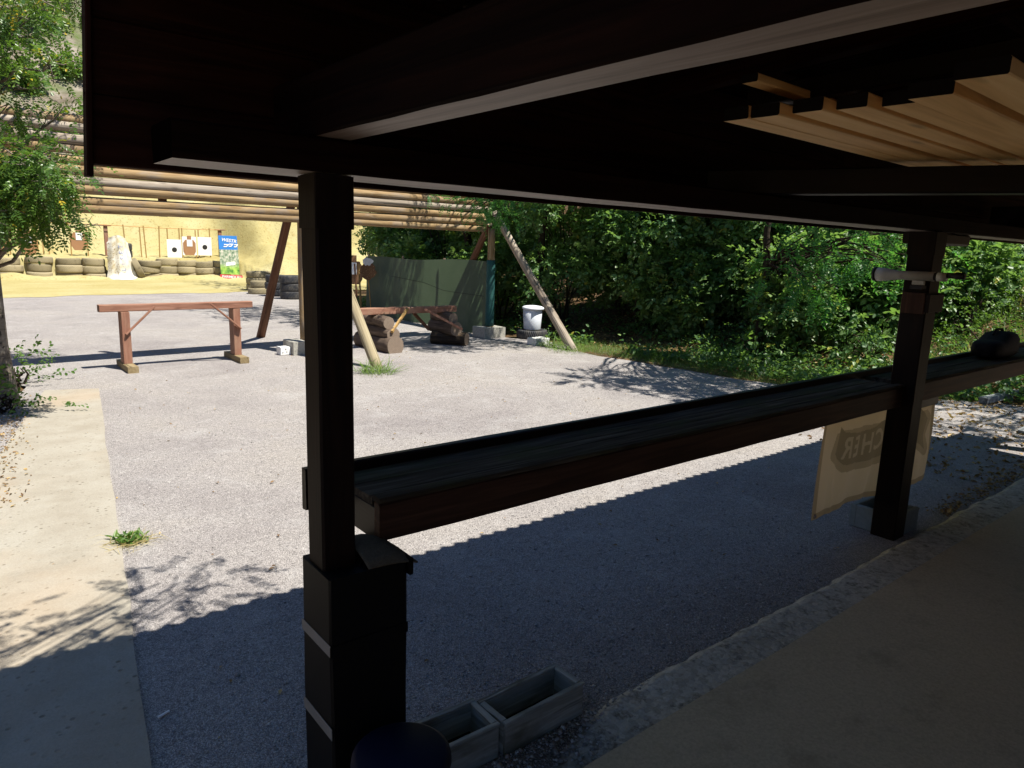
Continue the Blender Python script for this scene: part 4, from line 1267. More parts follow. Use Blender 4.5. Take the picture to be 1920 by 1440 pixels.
for k, (x, y) in enumerate(((8.08, 16.05), (8.02, 15.72))):
    o = beam('bare_stake', (x, y, -0.05), (x - 0.05, y + 0.05, 1.22), 0.035, 0.03, M['lath'] if k else M['log_brown'])
    tag(o, ['brown bare stake against the far end of the netting', 'pale bare stake in front of the far end of the netting'][k], 'stake', 'bare stakes by the netting')

# ------------------------------------------------------------------ white bin on a tyre, white trough
def tyre_profile(R, W, rim):
    a = W / 2
    return [(rim, a * 0.55), (rim + 0.01, a * 0.80), (rim + 0.05, a * 0.96), (R * 0.86, a), (R * 0.945, a * 0.95), (R * 0.985, a * 0.80), (R, a * 0.5), (R * 1.003, 0.0),
            (R, -a * 0.5), (R * 0.985, -a * 0.80), (R * 0.945, -a * 0.95), (R * 0.86, -a), (rim + 0.05, -a * 0.96), (rim + 0.01, -a * 0.80), (rim, -a * 0.55), (rim - 0.005, 0.0), (rim, a * 0.55)]
_tm = {}
def tyre_mesh(R, W, rim, mat):
    key = (R, W, rim, mat.name)
    if key not in _tm:
        V, F = lathe(tyre_profile(R, W, rim), 40)
        me = bpy.data.meshes.new('tyre')
        me.from_pydata(V, [], F)
        me.polygons.foreach_set('use_smooth', [True] * len(F))
        me.materials.append(mat)
        _tm[key] = me
    return _tm[key]
def tyre(x, y, z, R, W, rim, mat, label, group, tilt=(0, 0), name='tyre'):
    o = bpy.data.objects.new(name, tyre_mesh(R, W, rim, mat))
    link(o, None, Matrix.Translation((x, y, z)) @ Matrix.Rotation(tilt[0], 4, 'X') @ Matrix.Rotation(tilt[1], 4, 'Y') @ Matrix.Rotation(random.uniform(0, 6), 4, 'Z'))
    return tag(o, label, 'tyre', group)
tyre(8.95, 10.42, 0.085, 0.30, 0.17, 0.19, M['tyre_dark'], 'black tyre lying under the white bin', None)
wb_ = thing('white_bin', (8.95, 10.42, 0.17), 'white plastic bin with lid standing on a black tyre', 'bin')
T = Matrix.Translation((8.95, 10.42, 0.172))
V, F = lathe([(0.0, 0.0), (0.160, 0.0), (0.166, 0.01), (0.188, 0.40), (0.184, 0.402), (0.0, 0.402)], 36)
mesh_obj('body', V, F, M['white_plastic'], wb_, T, smooth=True)
V, F = lathe([(0.0, 0.462), (0.10, 0.458), (0.17, 0.447), (0.208, 0.430), (0.214, 0.415), (0.213, 0.396), (0.206, 0.394), (0.190, 0.404)], 36)
mesh_obj('lid', V, F, M['white_plastic'], wb_, T @ Matrix.Rotation(0.03, 4, 'X'), smooth=True)
o = thing('white_trough', (8.42, 9.62, 0), 'small white block trough in front of the white bin', 'trough')
for lo, hi, ax in (((8.27, 9.52, 0), (8.60, 9.55, 0.125), 0), ((8.27, 9.72, 0), (8.60, 9.75, 0.125), 0), ((8.27, 9.552, 0), (8.30, 9.718, 0.124), 1), ((8.57, 9.552, 0), (8.60, 9.718, 0.124), 1), ((8.302, 9.552, 0), (8.568, 9.718, 0.08), 0)):
    box('trough_wall' if hi[2] > 0.1 else 'trough_bottom', lo, hi, M['white_block'], o, ax, 0.006, 2, 0.002)

# ------------------------------------------------------------------ tyre rows at the berm
TR, TW, TRM = 0.440, 0.285, 0.25
stacks = [(2.19, 3, 'leftmost'), (3.15, 3, 'second'), (4.11, 3, 'third'), (4.98, 3, 'fourth'), (5.98, 5, 'tall sack covered'), (6.96, 3, 'fifth'), (7.67, 3, 'sixth'), (8.44, 3, 'seventh'), (9.15, 3, 'eighth'), (9.92, 3, 'poster covered')]
LV = {3: ['bottom', 'middle', 'top'], 5: ['bottom', 'second', 'middle', 'fourth', 'top']}
for si, (x, n, nm) in enumerate(stacks):
    zc = -0.02 - 0.06 * random.random()
    for k in range(n):
        R = random.choice((0.405, 0.425, 0.440, 0.455))
        W = random.choice((0.265, 0.285, 0.305))
        m_ = M['tyre_dusty'] if not (n == 5 and k >= 3) else M['tyre_dark']
        tyre(x + random.uniform(-.05, .05), 32.76 + random.uniform(-.06, .06) + (0.12 if n == 5 else 0), zc + W / 2, R, W, TRM, m_,
             f'{LV[n][k]} tyre of the {nm} stack in the sandy row', 'truck tyres stacked along the sand berm', (random.uniform(-.05, .05), random.uniform(-.05, .05)))
        zc += W * 0.99
tyre(6.50, 32.45, 0.42, 0.44, 0.25, 0.26, M['tyre_dusty'], 'dusty tyre leaning on edge beside the white sack', 'truck tyres stacked along the sand berm', (0.25, 1.15))
# loose stacks further round
loose = [(8.75, 24.9, 3, 0.40, 0.22, 'tyre_dusty', 'pale stack by the leaning brown brace'), (8.85, 23.75, 2, 0.33, 0.20, 'tyre_dusty', 'low dusty pair in front of the pale stack'),
         (8.35, 20.95, 3, 0.33, 0.235, 'tyre_dark', 'black stack beside the shelter post'), (8.35, 22.2, 3, 0.32, 0.22, 'tyre_dark', 'dark stack behind the black one'), (8.25, 23.3, 2, 0.31, 0.21, 'tyre_dusty', 'short stack behind the brown brace')]
for (x, y, n, R, W, m_, nm) in loose:
    for k in range(n):
        lv = {2: ['lower', 'upper'], 3: ['bottom', 'middle', 'top']}[n][k]
        tyre(x + random.uniform(-.03, .03), y, 0.0 + W * (k + 0.5), R, W, R * 0.58, M[m_], f'{lv} tyre of the {nm}', 'loose tyre stacks', (random.uniform(-.02, .02), random.uniform(-.02, .02)))
tyre(8.15, 23.55 - 0.3, 0.095, 0.31, 0.19, 0.19, M['tyre_dusty'], 'single dusty tyre lying flat on the sand before the stacks', 'loose tyre stacks')

# ------------------------------------------------------------------ sack, poster, targets
sk = thing('draped_sack', (5.85, 32.2, 0), 'dirty white woven sack draped over the tall tyre stack', 'sack')
V, F = [], []
nu, nv = 30, 26
def sack_pt(a, b):
    w = 0.36 + 0.13 * b + 0.07 * sstep(0.75, 1, b)
    x = 5.78 + 0.10 * b + (a - 0.5) * 2 * w * (1 - 0.15 * (b < 0.08))
    z = 1.66 * (1 - b) + 0.02 - 0.06 * math.cos((a - 0.5) * 5) * (1 - b) * -1
    y = 32.28 - 0.25 * math.cos((a - 0.5) * math.pi) * (0.75 + 0.5 * b) + 0.03 * math.sin(a * 21 + b * 3) * (0.3 + b) + 0.02 * math.sin(b * 13 + a * 5) - 0.35 * sstep(0.9, 1.0, b) * math.cos((a - .5) * 2.6)
    return (x, y, max(z, 0.02))
for i in range(nu + 1):
    for j in range(nv + 1):
        V.append(sack_pt(i / nu, j / nv))
for i in range(nu):
    for j in range(nv):
        F.append((i * (nv + 1) + j, i * (nv + 1) + j + 1, (i + 1) * (nv + 1) + j + 1, (i + 1) * (nv + 1) + j))
o = mesh_obj('cloth', V, F, M['sack'], sk, Matrix.Identity(4), smooth=True)
me = o.data
# object coordinates of the sack cloth start at its left edge
for v in me.vertices:
    v.co.x -= 5.3
o.matrix_basis = MW[sk.name].inverted() @ Matrix.Translation((5.3, 0, 0))
for k, ch in enumerate('TEFIL'):
    px_, py_, pz_ = sack_pt(0.56, 0.26 + 0.13 * k)
    text_mesh('printed_letter', ch, 0.22, M['sack_blue'], Matrix.Translation((px_, py_ - 0.045, pz_)) @ Matrix.Rotation(math.pi / 2, 4, 'X') @ Matrix.Rotation(math.pi / 2, 4, 'Z'), sk)

po = thing('advertising_poster', (10.1, 32.1, 0), 'blue and green printed advertising poster leaning on the last tyre stack', 'poster')
PT = Matrix.Translation((10.08, 32.12, 0.12)) @ Matrix.Rotation(-0.10, 4, 'X')
def pcard(name, x0, x1, z0, z1, mat, off, sx=0.0):
    V = [(x0, -off, z0), (x1, -off, z0 - sx), (x1, -off, z1 - sx), (x0, -off, z1), (x0, -off + 0.006, z0), (x1, -off + 0.006, z0 - sx), (x1, -off + 0.006, z1 - sx), (x0, -off + 0.006, z1)]
    F = [(0, 1, 2, 3), (7, 6, 5, 4), (0, 4, 5, 1), (1, 5, 6, 2), (2, 6, 7, 3), (3, 7, 4, 0)]
    return mesh_obj(name, V, F, mat, po, PT)
pcard('picture', -0.39, 0.41, 0.10, 1.16, M['poster_picture'], 0.0)
pcard('blue_field', -0.39, 0.40, 1.162, 1.76, M['poster_blue'], 0.001)
pcard('red_strip', -0.43, 0.52, -0.08, 0.098, M['poster_red'], 0.006, 0.06)
pcard('hand_shape', -0.15, 0.25, 0.46, 0.60, M['poster_white'], 0.008, -0.05)
for (x, z, l) in ((-0.20, 1.27, 0.26), (0.02, 1.29, 0.22), (0.24, 1.27, 0.20)):
    V = [(x, -0.012, z), (x + l * .5, -0.012, z), (x + l, -0.012, z + 0.13), (x + l * .1, -0.012, z + 0.13), (x + l * .1, -0.012, z + 0.09), (x + l * .6, -0.012, z + 0.09), (x + l * 0.45, -0.012, z + 0.04), (x, -0.012, z + 0.04)]
    mesh_obj('white_mark', V, [tuple(range(8))], M['poster_white'], po, PT)
text_mesh('lettering', 'WESTR', 0.20, M['poster_white'], PT @ Matrix.Translation((0.04, -0.012, 1.55)) @ Matrix.Rotation(math.pi / 2, 4, 'X') @ Matrix.Rotation(-0.12, 4, 'Z'), po, shear=0.2)
text_mesh('lettering', 'PARIMEX.EU', 0.150, M['poster_white'], PT @ Matrix.Translation((0.05, -0.014, -0.025)) @ Matrix.Rotation(math.pi / 2, 4, 'X') @ Matrix.Rotation(-0.063, 4, 'Z'), po)

def target(x, z, kind, label, y=33.62, k=1.0, rz=0.0, stakes=True):
    t = thing('shooting_target', (x, y, 0.85), label, 'target', 'targets above the tyre row')
    if stakes:
        for dx in (-0.24 * k, 0.24 * k):
            beam('stake', (x + dx, y + 0.03, 0.80), (x + dx, y + 0.03, 2.12 + random.uniform(-.05, .08)), 0.045, 0.03, M['lath'], t)
    if kind in ('card', 'both'):
        card('target_card', [(px_ * k, pz_ * k) for px_, pz_ in IPSC], (x, y - 0.006, z), rz, M['cardboard'], t)
        card('paper', [(-0.115, 0), (0.115, 0), (0.115, 0.29), (-0.115, 0.29)], (x + 0.01, y - 0.016, z + 0.33 * k), rz, M['paper'], t)
    if kind in ('white', 'both'):
        yy = y - 0.002 if kind == 'both' else y - 0.02
        card('paper', [(-0.29, 0), (0.29, 0), (0.29, 0.80), (-0.29, 0.80)], (x, yy + (0.008 if kind == 'both' else 0), z), rz, M['paper'], t)
    if kind == 'white':
        V, F = lathe([(0.0, 0.0), (0.105, 0.0)], 28)
        mesh_obj('black_bull', V, F, M['black_print'], t, Matrix.Translation((x, y - 0.024, z + 0.36)) @ Matrix.Rotation(math.pi / 2, 4, 'X'))
    return t
target(2.05, 0.95, 'card', 'brown card target behind the leaves, outermost of the row', k=1.25)
target(2.95, 0.90, 'card', 'brown card target with white paper partly behind the leaves', k=1.25)
target(4.66, 1.10, 'card', 'brown card target with white paper standing alone on stakes', k=1.22)
target(8.22, 0.84, 'white', 'white paper target with black bull, beside the brown card target')
target(8.85, 0.98, 'both', 'brown card target on white sheet between two bull targets', k=1.15)
target(9.50, 0.98, 'white', 'white paper target with black bull, next to the poster', y=33.66)
for k, x in enumerate((3.62, 3.42, 6.35, 6.92, 7.10, 7.62)):
    o = beam('target_stake', (x, 33.63, 0.80), (x + random.uniform(-.08, .08), 33.63, 2.14 + random.uniform(-.06, .06)), 0.045, 0.03, M['lath'])
    tag(o, ['pale empty target stake right of the leaf covered targets', 'pale empty target stake just behind the leaf tips', 'pale empty stake with white tape near the sack',
            'pale empty stake midway between sack and bull target', 'pale empty stake close behind the midway one', 'pale empty stake touching the first bull target'][k], 'stake', 'empty target stakes')
for k, x in enumerate((5.68, 10.25)):
    o = thing('stand_post', (x, 33.9, 0.85), ['short brown capped post rising behind the sack', 'short brown capped post rising behind the poster'][k], 'post', 'capped posts on the berm')
    box('post', (x - 0.07, 33.85, 0.8), (x + 0.07, 33.97, 2.10), M['red_wood'], o, 2)
    box('cap', (x - 0.20, 33.80, 2.102), (x + 0.20, 34.02, 2.15), M['red_wood'], o, 0)
V, F = [], []
tube(V, F, [(-2.0, 33.72, 2.14), (5.6, 33.72, 2.15), (7.6, 33.72, 2.10), (10.2, 33.72, 2.12)], [0.014] * 4, 5)
tag(mesh_obj('target_rope', V, F, M['rope']), 'thin orange rope strung along the tops of the target stakes', 'rope')

# grey plank and timber lying at the gravel edge
o = beam('grey_plank', (9.85, 2.95, 0.05), (12.4, 2.55, 0.16), 0.10, 0.075, M['grey_board'], n=6, wob=0.003)
tag(o, 'long grey weathered plank lying at the far edge of the gravel', 'plank')
o = beam('broken_board', (8.45, 2.12, 0.03), (9.3, 2.0, 0.22), 0.14, 0.02, M['grey_board'], n=4, wob=0.003)
tag(o, 'short pale broken board tilted up from the leaf litter', 'board')
o = beam('cigarette_butt', (0.475, 2.535, 0.008), (0.515, 2.550, 0.008), 0.008, 0.008, M['paper'], ch=0.002)
tag(o, 'white cigarette butt lying on the shaded gravel', 'cigarette')

# ================================================================== VEGETATION
# left locust tree, its foliage hanging in front of the baffle
cl = []
for _ in range(42):
    cl.append((random.uniform(-0.1, 0.90), random.uniform(6.8, 7.9), random.uniform(1.82, 2.36), random.uniform(0.20, 0.32)))
cl = [c for c in cl if c[0] < 1.02 - 0.55 * max(0, 1.95 - c[2])]
for _ in range(24):
    cl.append((random.uniform(-0.3, 0.95), random.uniform(7.0, 8.2), random.uniform(2.80, 3.9), random.uniform(0.18, 0.30)))
cl += [(1.02, 7.4, 1.86, 0.16), (1.14, 7.45, 1.80, 0.10), (0.85, 7.3, 2.30, 0.18), (1.0, 7.4, 2.78, 0.14)]
for _ in range(15):
    cl.append((random.uniform(-2.0, 0.1), random.uniform(6.6, 9.4), random.uniform(3.2, 5.6), random.uniform(0.35, 0.6)))
for _ in range(7):
    cl.append((random.uniform(1.3, 2.2), random.uniform(9.4, 10.2), random.uniform(4.2, 5.2), random.uniform(0.25, 0.4)))
tree('locust_tree', (0.47, 8.58, 0.0), (0.16, 8.45, 4.6), 0.092, cl, 70, 'pale barked locust tree with feathery leaves hanging before the log baffle', 'tree',
     FRONDS, M['locust'], M['bark'], 'locust trees', 0.55)
# locust behind the camera side whose twigs reach over the roof edge
cl = [(random.uniform(0.3, 1.9), random.uniform(1.6, 2.2), random.uniform(2.8, 3.5), random.uniform(0.14, 0.24)) for _ in range(15)]
cl += [(random.uniform(-1.6, 0.2), random.uniform(2.2, 5.4), random.uniform(3.6, 5.2), random.uniform(0.2, 0.34)) for _ in range(8)]
cl += [(random.uniform(-4.2, 0.1), random.uniform(-4.0, 0.9), random.uniform(3.0, 4.8), random.uniform(0.45, 0.65)) for _ in range(60)]  # dense unseen crown, added to shade the ground left of the shelter
tree('locust_tree', (-2.4, -0.6, 0.4), (-1.8, -0.6, 4.6), 0.11, cl, 26, 'locust tree beside the shelter end casting twig shadows on the path', 'tree', FRONDS, M['locust'], M['bark'], 'locust trees')

# locust at the end of the baffle
cl = [(6.0, 9.6, 2.48, 0.14), (6.3, 9.6, 2.50, 0.18), (6.5, 9.6, 2.42, 0.18), (6.75, 9.6, 2.36, 0.20), (6.9, 9.55, 2.30, 0.20), (7.1, 9.6, 2.26, 0.22), (7.3, 9.6, 2.22, 0.22), (7.45, 9.6, 2.30, 0.24), (7.2, 9.5, 2.46, 0.26), (6.8, 9.5, 2.55, 0.24),
      (7.0, 9.5, 2.42, 0.22), (7.35, 9.55, 2.35, 0.26), (7.55, 9.5, 2.20, 0.22), (7.5, 9.45, 2.62, 0.32), (8.0, 9.5, 2.75, 0.30), (8.5, 9.2, 2.9, 0.4), (7.2, 9.4, 2.85, 0.3), (7.0, 9.3, 3.1, 0.3)]
cl += [(random.uniform(6.8, 9.2), random.uniform(8.2, 10.0), random.uniform(2.9, 4.6), random.uniform(0.35, 0.5)) for _ in range(24)]
tree('locust_tree', (10.1, 11.9, 0.0), (9.3, 10.0, 4.9), 0.085, cl, 52, 'locust tree whose blue green sprays cover the end of the logs', 'tree', FRONDS, M['locust_shade'], M['bark_dark'], 'locust trees')
# tall locust further down, shading the gravel behind the trestle
cl = [(random.uniform(6.6, 10.5), random.uniform(11.6, 16.2), random.uniform(4.0, 7.0), random.uniform(0.4, 0.7)) for _ in range(46)]
tree('locust_tree', (9.9, 13.6, 0.0), (9.0, 13.6, 6.4), 0.10, cl, 22, 'tall locust tree behind the netting screen shading the far gravel', 'tree', FRONDS_BIG, M['locust_shade'], M['bark_dark'], 'locust trees')
cl = [(random.uniform(9.6, 14.5), random.uniform(20.0, 27.0), random.uniform(3.6, 7.5), random.uniform(0.5, 0.8)) for _ in range(34)]
tree('locust_tree', (13.0, 22.5, float(ground_height(13.0, 22.5))), (12.2, 23.0, 7.0), 0.12, cl, 16, 'far locust tree at the foot of the berm dappling the sand', 'tree', FRONDS_BIG, M['locust_shade'], M['bark_dark'], 'locust trees')
# locust with the dark straight trunk, drooping big fronds over the verge
cl = [(random.uniform(8.6, 10.8), random.uniform(3.9, 5.6), random.uniform(1.15, 2.2), random.uniform(0.22, 0.36)) for _ in range(26)]
cl = [c for c in cl if c[2] > 1.15 + 0.25 * abs(c[1] - 4.6)]
cl += [(random.uniform(7.7, 10.1), random.uniform(2.6, 5.6), random.uniform(3.0, 4.8), random.uniform(0.32, 0.5)) for _ in range(58)]
cl += [(random.uniform(10.6, 12.2), random.uniform(6.4, 7.8), random.uniform(3.6, 5.0), random.uniform(0.3, 0.5)) for _ in range(10)]
zb = float(ground_height(10.75, 6.63))
tree('locust_tree', (10.75, 6.63, zb), (10.65, 6.6, 4.6), 0.062, cl, 20, 'locust tree with dark straight trunk and drooping fronds over the grassy verge', 'tree', FRONDS_BIG, M['locust_shade'], M['bark_dark'], 'locust trees', 0.7)
cl = [(random.uniform(8.3, 11.4), random.uniform(-0.2, 1.9), random.uniform(3.0, 4.8), random.uniform(0.3, 0.45)) for _ in range(30)]
tree('locust_tree', (12.2, 0.2, float(ground_height(12.2, 0.2))), (11.6, 0.6, 5.2), 0.09, cl, 18, 'locust tree past the shelter end dappling the gravel by the plank', 'tree', FRONDS_BIG, M['locust_shade'], M['bark_dark'], 'locust trees')

# shrubs of the hedge
hedge = [(10.9, 9.4, 3.9, 1.15, 'round leaved shrub directly behind the leaning grey brace'), (10.5, 11.2, 4.1, 1.2, 'dense shrub behind the white bin'), (10.2, 13.0, 4.2, 1.2, 'shrub rising above the middle of the netting'),
         (9.9, 14.9, 4.1, 1.15, 'shrub rising above the far half of the netting'), (10.0, 16.8, 4.0, 1.05, 'shrub at the far end of the netting, near the card target'), (11.9, 8.0, 3.9, 1.15, 'shrub between the leaning brace and the dark trunk'),
         (12.7, 6.6, 3.6, 1.1, 'shrub behind the dark straight trunk'), (11.6, 19.6, 4.0, 1.15, 'far shrub beside the black tyre stack'), (10.55, 18.3, 3.8, 0.9, 'shrub over the shot up target and the card target'), (14.0, 5.3, 3.4, 1.1, 'shrub on the bank behind the drooping fronds'), (15.0, 3.9, 3.6, 1.2, 'shrub on the bank behind the spotting scope'),
         (11.5, 10.4, 2.2, 0.8, 'low shrub filling the gap behind the grey brace'), (12.4, 7.2, 2.1, 0.8, 'low shrub filling the gap beside the dark trunk'), (13.2, 5.9, 2.0, 0.8, 'low shrub up the bank past the dark trunk'), (13.0, 9.0, 2.6, 0.9, 'middling shrub between the two hedge rows'),
         (11.3, 6.3, 1.5, 0.6, 'waist high bush left of the dark trunk foot'), (12.3, 5.2, 1.5, 0.65, 'waist high bush under the drooping fronds'), (13.3, 4.6, 1.4, 0.6, 'waist high bush just left of the scope post'), (11.3, 8.4, 1.6, 0.65, 'waist high bush in the shade past the grey brace'), (15.2, 2.6, 1.5, 0.7, 'waist high bush above the black bag')]
for (x, y, h, r, lb) in hedge:
    shrub('hedge_shrub', x, y, h, r, lb, 3000, M['hedge_leaf'], SPRAYS, 'shrubs of the hedge along the range', low=0.16)
back = [(12.9, 10.6, 5.2, 1.6, 'taller back row shrub behind the white bin'), (12.4, 13.6, 5.4, 1.6, 'taller back row shrub behind the netting middle'), (12.2, 16.9, 5.4, 1.6, 'taller back row shrub behind the netting end'),
        (14.2, 8.2, 5.0, 1.5, 'taller back row shrub above the dark straight trunk'), (16.3, 6.0, 4.6, 1.5, 'taller back row shrub far up the bank'), (17.6, 3.4, 4.4, 1.5, 'back row shrub at the far end of the bank'), (14.5, 20.5, 5.5, 1.7, 'taller back row shrub near the far berm'),
        (17.5, 25.0, 6.0, 1.9, 'big shrub closing the range beside the berm'), (16.5, 1.6, 4.0, 1.3, 'back row shrub beyond the grey plank')]
for (x, y, h, r, lb) in back:
    shrub('hedge_shrub', x, y, h, r, lb, 2600, M['hedge_leaf'], SPRAYS, 'shrubs of the hedge along the range', low=0.05)
# low leafy plants on the verge
low = [(10.9, 4.85, 0.75, 0.42, 'broad leaved bush on the verge just before the post', 150, 'hedge_leaf'), (12.3, 4.15, 0.85, 0.5, 'bright leafy weed clump right of the post', 170, 'weed_leaf'), (11.6, 3.55, 0.6, 0.45, 'low bright weed clump above the counter edge', 130, 'weed_leaf'),
       (10.2, 6.3, 0.5, 0.5, 'low dark plant at the edge of the gravel by the trunk', 110, 'hedge_leaf'), (13.2, 3.4, 0.8, 0.5, 'leafy weed clump among the dry grass', 140, 'weed_leaf'), (11.9, 5.5, 0.7, 0.5, 'leafy weed under the drooping fronds', 130, 'weed_leaf'),
       (0.40, 8.15, 0.24, 0.15, 'green creeper bush at the foot of the pale trunk', 60, 'weed_leaf'), (0.60, 9.7, 0.26, 0.14, 'green weed bush behind the pale trunk', 40, 'weed_leaf')]
for (x, y, h, r, lb, n, mt) in low:
    shrub('verge_plant', x, y, h, r, lb, n, M[mt], SPRAYS if mt == 'hedge_leaf' else SPRAYS_SMALL, 'low plants on the verges', stems=4, low=0.1)
# shrubs on the rocky hillside
HN = ['first', 'second', 'third', 'fourth', 'fifth', 'sixth', 'seventh', 'eighth', 'ninth', 'tenth']
for k in range(10):
    x = 0.6 + 0.75 * k + random.uniform(-.3, .3); y = 39.4 + (k * 7 % 10) * 1.25
    t = None
    zz = float(hill_z(np.array([x]), np.array([y]))[0])
    r = random.uniform(0.7, 1.5)
    t = thing('hill_shrub', (x, y, zz), HN[k] + ' green shrub from the left on the pale rocky hillside', 'shrub', 'shrubs on the rocky hillside')
    c_ = [(random.gauss(0, r * .45), random.gauss(0, r * .45), abs(random.gauss(r * .5, r * .35)), random.uniform(0.35, 0.6)) for _ in range(12)]
    V, F = [], []
    for c in c_[:6]:
        tube(V, F, wig((0, 0, -0.3), c[:3], 4, 0.08), [0.04, 0.03, 0.02, 0.014, 0.006], 5)
    mesh_obj('stems', V, F, M['bark_dark'], t, Matrix.Translation((x, y, zz)))
    P, D, C = clump_points(c_, 14)
    scatter_mesh('crown', SPRAYS, P, rot_basis(D + RNG.normal(0, .4, D.shape)), np.clip(C + 0.2 + RNG.normal(0, .15, len(P)), 0, 1), M['locust'], t, Matrix.Translation((x, y, zz)), RNG.uniform(1.4, 2.2, len(P)))

# ------------------------------------------------------------------ grass, weeds, litter, stones
def blade(L, w, bend):
    V = np.array([(0, w, 0), (0, -w, 0), (L * .5, -w * .8, bend * L * .12), (L * .5, w * .8, bend * L * .12), (L * .95, -w * .2, -bend * L * .1), (L * .95, w * .2, -bend * L * .1)])
    return V, np.array([(0, 1, 2, 3), (3, 2, 4, 5)])
BLADES = [blade(0.20, 0.0028, 0.6), blade(0.26, 0.0030, 1.2), blade(0.15, 0.0032, 0.3)]
def grass_field(name, pts, lean, mat, label, size, zf=None):
    P = np.array(pts)
    if zf is not None:
        P[:, 2] = zf(P[:, 0], P[:, 1])
    D = RNG.normal(0, lean, (len(P), 3)); D[:, 2] = 1.0
    o = scatter_mesh(name, BLADES, P, rot_basis(D), np.clip(RNG.normal(.5, .22, len(P)), 0, 1), mat, None, None, RNG.uniform(0.5, 1.3, len(P)) * size, 'stuff')
    return tag(o, label, 'grass', None, 'stuff')
pts = []
for _ in range(16000):
    y = random.uniform(2.9, 9.6); x = 8.7 + abs(random.gauss(0, 1.1)) + max(0, 4.6 - y) * 0.75
    if vnoise(x * 1.3, y * 1.3) > -0.12: pts.append((x, y, 0))
grass_field('verge_grass', pts, 0.7, M['grass'], 'short green grass along the shaded verge of the gravel', 0.55, ground_height)
pts = []
for _ in range(14000):
    x, y = random.uniform(11.0, 17.0), random.uniform(1.6, 6.2)
    if vnoise(x * 0.8 + 5, y * 0.8) > -0.05: pts.append((x, y, 0))
grass_field('dry_grass', pts, 0.55, M['dry_grass'], 'dry straw coloured grass on the sunny bank', 1.5, ground_height)
pts = []
for _ in range(12000):
    x, y = random.uniform(10.6, 17.5), random.uniform(1.4, 6.0)
    if vnoise(x * 0.8 + 9, y * 0.8 + 4) > 0.0: pts.append((x, y, 0))
grass_field('bank_grass', pts, 0.5, M['grass'], 'long green grass among the straw on the sunny bank', 1.3, ground_height)

def tuft(name, x, y, n, r, size, mat, label, lean=0.9):
    P = np.stack([RNG.normal(0, r, n), RNG.normal(0, r, n), np.zeros(n)], 1)
    D = RNG.normal(0, lean, (n, 3)); D[:, 2] = RNG.uniform(0.25, 1.0, n)
    D[:, :2] += P[:, :2] / max(r, 1e-3) * 0.5
    o = scatter_mesh(name, BLADES, P, rot_basis(D), np.clip(RNG.normal(.6, .2, n), 0, 1), mat, None, Matrix.Translation((x, y, 0.0)), RNG.uniform(0.6, 1.3, n) * size)
    return tag(o, label, 'grass tuft', 'grass tufts on the gravel')
tuft('grass_tuft', 4.52, 8.42, 260, 0.11, 1.15, M['grass'], 'bushy green grass tuft at the foot of the pale brace')
tuft('grass_tuft', 8.42, 8.75, 220, 0.16, 1.1, M['grass'], 'green grass tuft at the foot of the grey leaning brace')
tuft('grass_tuft', 8.50, 9.35, 160, 0.13, 1.3, M['grass'], 'leggy grass tuft beside the white trough')
def rosette(x, y, r, n, label):
    t_ = [leaf_quad(0.075, 0.026, 0.2), leaf_quad(0.055, 0.022, 0.2), leaf_quad(0.09, 0.024, 0.2)]
    P = np.stack([np.clip(RNG.normal(0, r, n), -1.7 * r, 1.7 * r), np.clip(RNG.normal(0, r, n), -1.7 * r, 1.7 * r), RNG.uniform(0.003, 0.03, n)], 1)
    D = RNG.normal(0, 1, (n, 3)); D[:, 2] = RNG.uniform(0.0, 0.7, n)
    o = scatter_mesh('ground_weed', t_, P, rot_basis(D), np.clip(RNG.normal(.62, .22, n), 0, 1), M['weed_leaf'], None, Matrix.Translation((x, y, 0.0)), RNG.uniform(0.35, 0.75, n))
    return tag(o, label, 'weed')
rosette(0.72, 4.27, 0.042, 170, 'low green weed growing where path meets gravel')
P = [(0.72 + random.gauss(0, .06), 4.22 + random.gauss(0, .045), 0.014) for _ in range(120)]
D = RNG.normal(0, 1, (120, 3)); D[:, 2] *= 0.15
o = scatter_mesh('dry_stalks', BLADES, np.array(P), rot_basis(D), RNG.random(120), M['dry_grass'], None, None, RNG.uniform(.3, .6, 120)); tag(o, 'dry yellow stalks round the low weed on the path edge', 'grass', None, 'stuff')

pts = []
for _ in range(19000):
    y = random.uniform(1.5, 20.0) if random.random() < .5 else random.uniform(2.5, 9.5); x = 9.0 + abs(random.gauss(0, 1.9)) + max(0, 4.4 - y) * 0.7
    if vnoise(x * 0.9 + 3, y * 0.9 + 8) > -0.22: pts.append((x, y, 0))
P = np.array(pts); P[:, 2] = ground_height(P[:, 0], P[:, 1]) + 0.02
D = RNG.normal(0, 1, P.shape); D[:, 2] = np.abs(D[:, 2]) * 0.7
tag(scatter_mesh('undergrowth', [leaf_quad(0.09, 0.06, .2), leaf_quad(0.07, 0.045, .2)], P + np.stack([0 * P[:, 0], 0 * P[:, 0], RNG.gamma(1.5, 0.05, len(P))], 1), rot_basis(D), np.clip(RNG.normal(.26, .22, len(P)), 0, 1), M['hedge_leaf'], None, None, RNG.uniform(.4, 1.2, len(P)), 'stuff'),
    'dark leafy undergrowth covering the bank below the hedge', 'undergrowth', None, 'stuff')

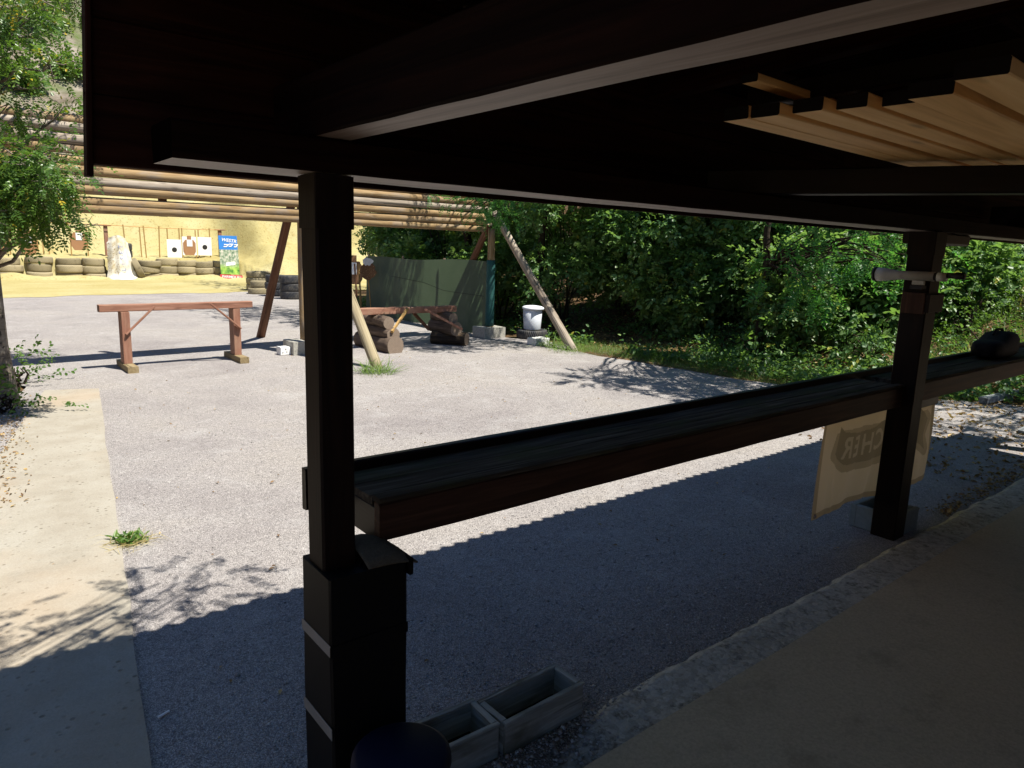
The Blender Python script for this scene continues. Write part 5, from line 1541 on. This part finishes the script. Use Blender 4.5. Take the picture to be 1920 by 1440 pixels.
# fallen leaves
LT = [leaf_quad(0.050, 0.030, 0.35), leaf_quad(0.035, 0.022, 0.5), leaf_quad(0.065, 0.034, 0.25)]
def litter(name, pts, label, zf=None, lift=0.006, size=1.0, up=0.35):
    P = np.array(pts)
    if zf is not None: P[:, 2] = np.maximum(zf(P[:, 0], P[:, 1]), 0.0) + lift
    D = RNG.normal(0, 1, (len(P), 3)); D[:, 2] *= up
    o = scatter_mesh(name, LT, P, rot_basis(D), RNG.random(len(P)), M['litter'], None, None, RNG.uniform(.5, 1.2, len(P)) * size)
    return tag(o, label, 'leaves', None, 'stuff')
pts = []
for _ in range(4500):
    y = random.uniform(1.0, 13.5); x = 9.4 + abs(random.gauss(0, 1.5)) + (1.0 if 4 < y < 8 else 0.0) * random.random()
    pts.append((x, y, 0))
litter('leaf_litter', pts, 'brown fallen leaves under the hedge and along the verge', ground_height, 0.01)
pts = [(random.uniform(6.2, 10.5), 1.75 + abs(random.gauss(0, 0.9)), 0) for _ in range(900)]
litter('leaf_litter', pts, 'brown fallen leaves scattered on the gravel past the banner', ground_height)
pts = [(5.2 + abs(random.gauss(0, 1.2)), 1.66 + abs(random.gauss(0, 0.06)), 0.012) for _ in range(420)]
litter('leaf_litter', pts, 'leaf crumbs gathered along the floor edge past the banner', None, size=0.6)
pts = [(random.gauss(0.0, 0.10) + 0.22 + 0.09 * (yy_ - 6), yy_, 0.016) for yy_ in [random.uniform(5.2, 9.0) for _ in range(600)]]
litter('leaf_litter', pts, 'brown leaf litter along the outer edge of the concrete path', None, size=0.5)
pts = [(random.uniform(0.3, 8.4), random.uniform(1.8, 12.0), 0.008) for _ in range(420)]
litter('leaf_litter', pts, 'scattered leaf bits lying on the open gravel', None, size=0.45, up=0.2)

# loose stones
def stone_t(seed):
    r = np.random.default_rng(seed)
    V = np.array([(1, 0, 0), (-1, 0, 0), (0, 1, 0), (0, -1, 0), (0, 0, .6), (0, 0, -.4), (.6, .6, .25), (-.6, -.5, .3)]) * r.uniform(.7, 1.15, (8, 1))
    F = np.array([(0, 6, 4, 3), (6, 2, 1, 4), (4, 1, 7, 3), (3, 7, 1, 5), (0, 3, 5, 2), (0, 2, 6, 6)])
    F = np.array([(0, 6, 4), (6, 2, 4), (2, 1, 4), (1, 7, 4), (7, 3, 4), (3, 0, 4), (0, 2, 6), (1, 3, 7), (0, 5, 2), (2, 5, 1), (1, 5, 3), (3, 5, 0)])
    return V, F
ST = [stone_t(s) for s in range(4)]
def stones(name, P, size, rvm, label, rvs=0.25):
    P = np.array(P)
    D = RNG.normal(0, 1, (len(P), 3)); D[:, 2] *= 0.3
    o = scatter_mesh(name, ST, P, rot_basis(D, False), np.clip(RNG.normal(rvm, rvs, len(P)), 0, 1), M['pebble'], None, None, size)
    return tag(o, label, 'stones', None, 'stuff')
P = []
while len(P) < 26000:
    y = 1.62 + random.random() ** 1.7 * 7.0; x = random.uniform(0.2, 1.0) + random.random() * (1.2 + y * 1.1)
    if x < 0.42 + (y - 2.3) * 0.1375 and y > 1.0: continue
    P.append((x, y, 0.001))
stones('loose_gravel', P, RNG.gamma(2.0, 0.0013, len(P)) + 0.0016, 0.30, 'loose small stones on the surface of the gravel yard')
P = [(0.95 + random.random() ** 0.8 * 1.2, 1.42 + random.random() * 0.20, 0.022) for _ in range(1100)]
stones('exposed_aggregate', P, RNG.gamma(2.5, 0.0018, len(P)) + 0.002, 0.40, 'pebbles exposed in the crumbling floor edge by the planters')
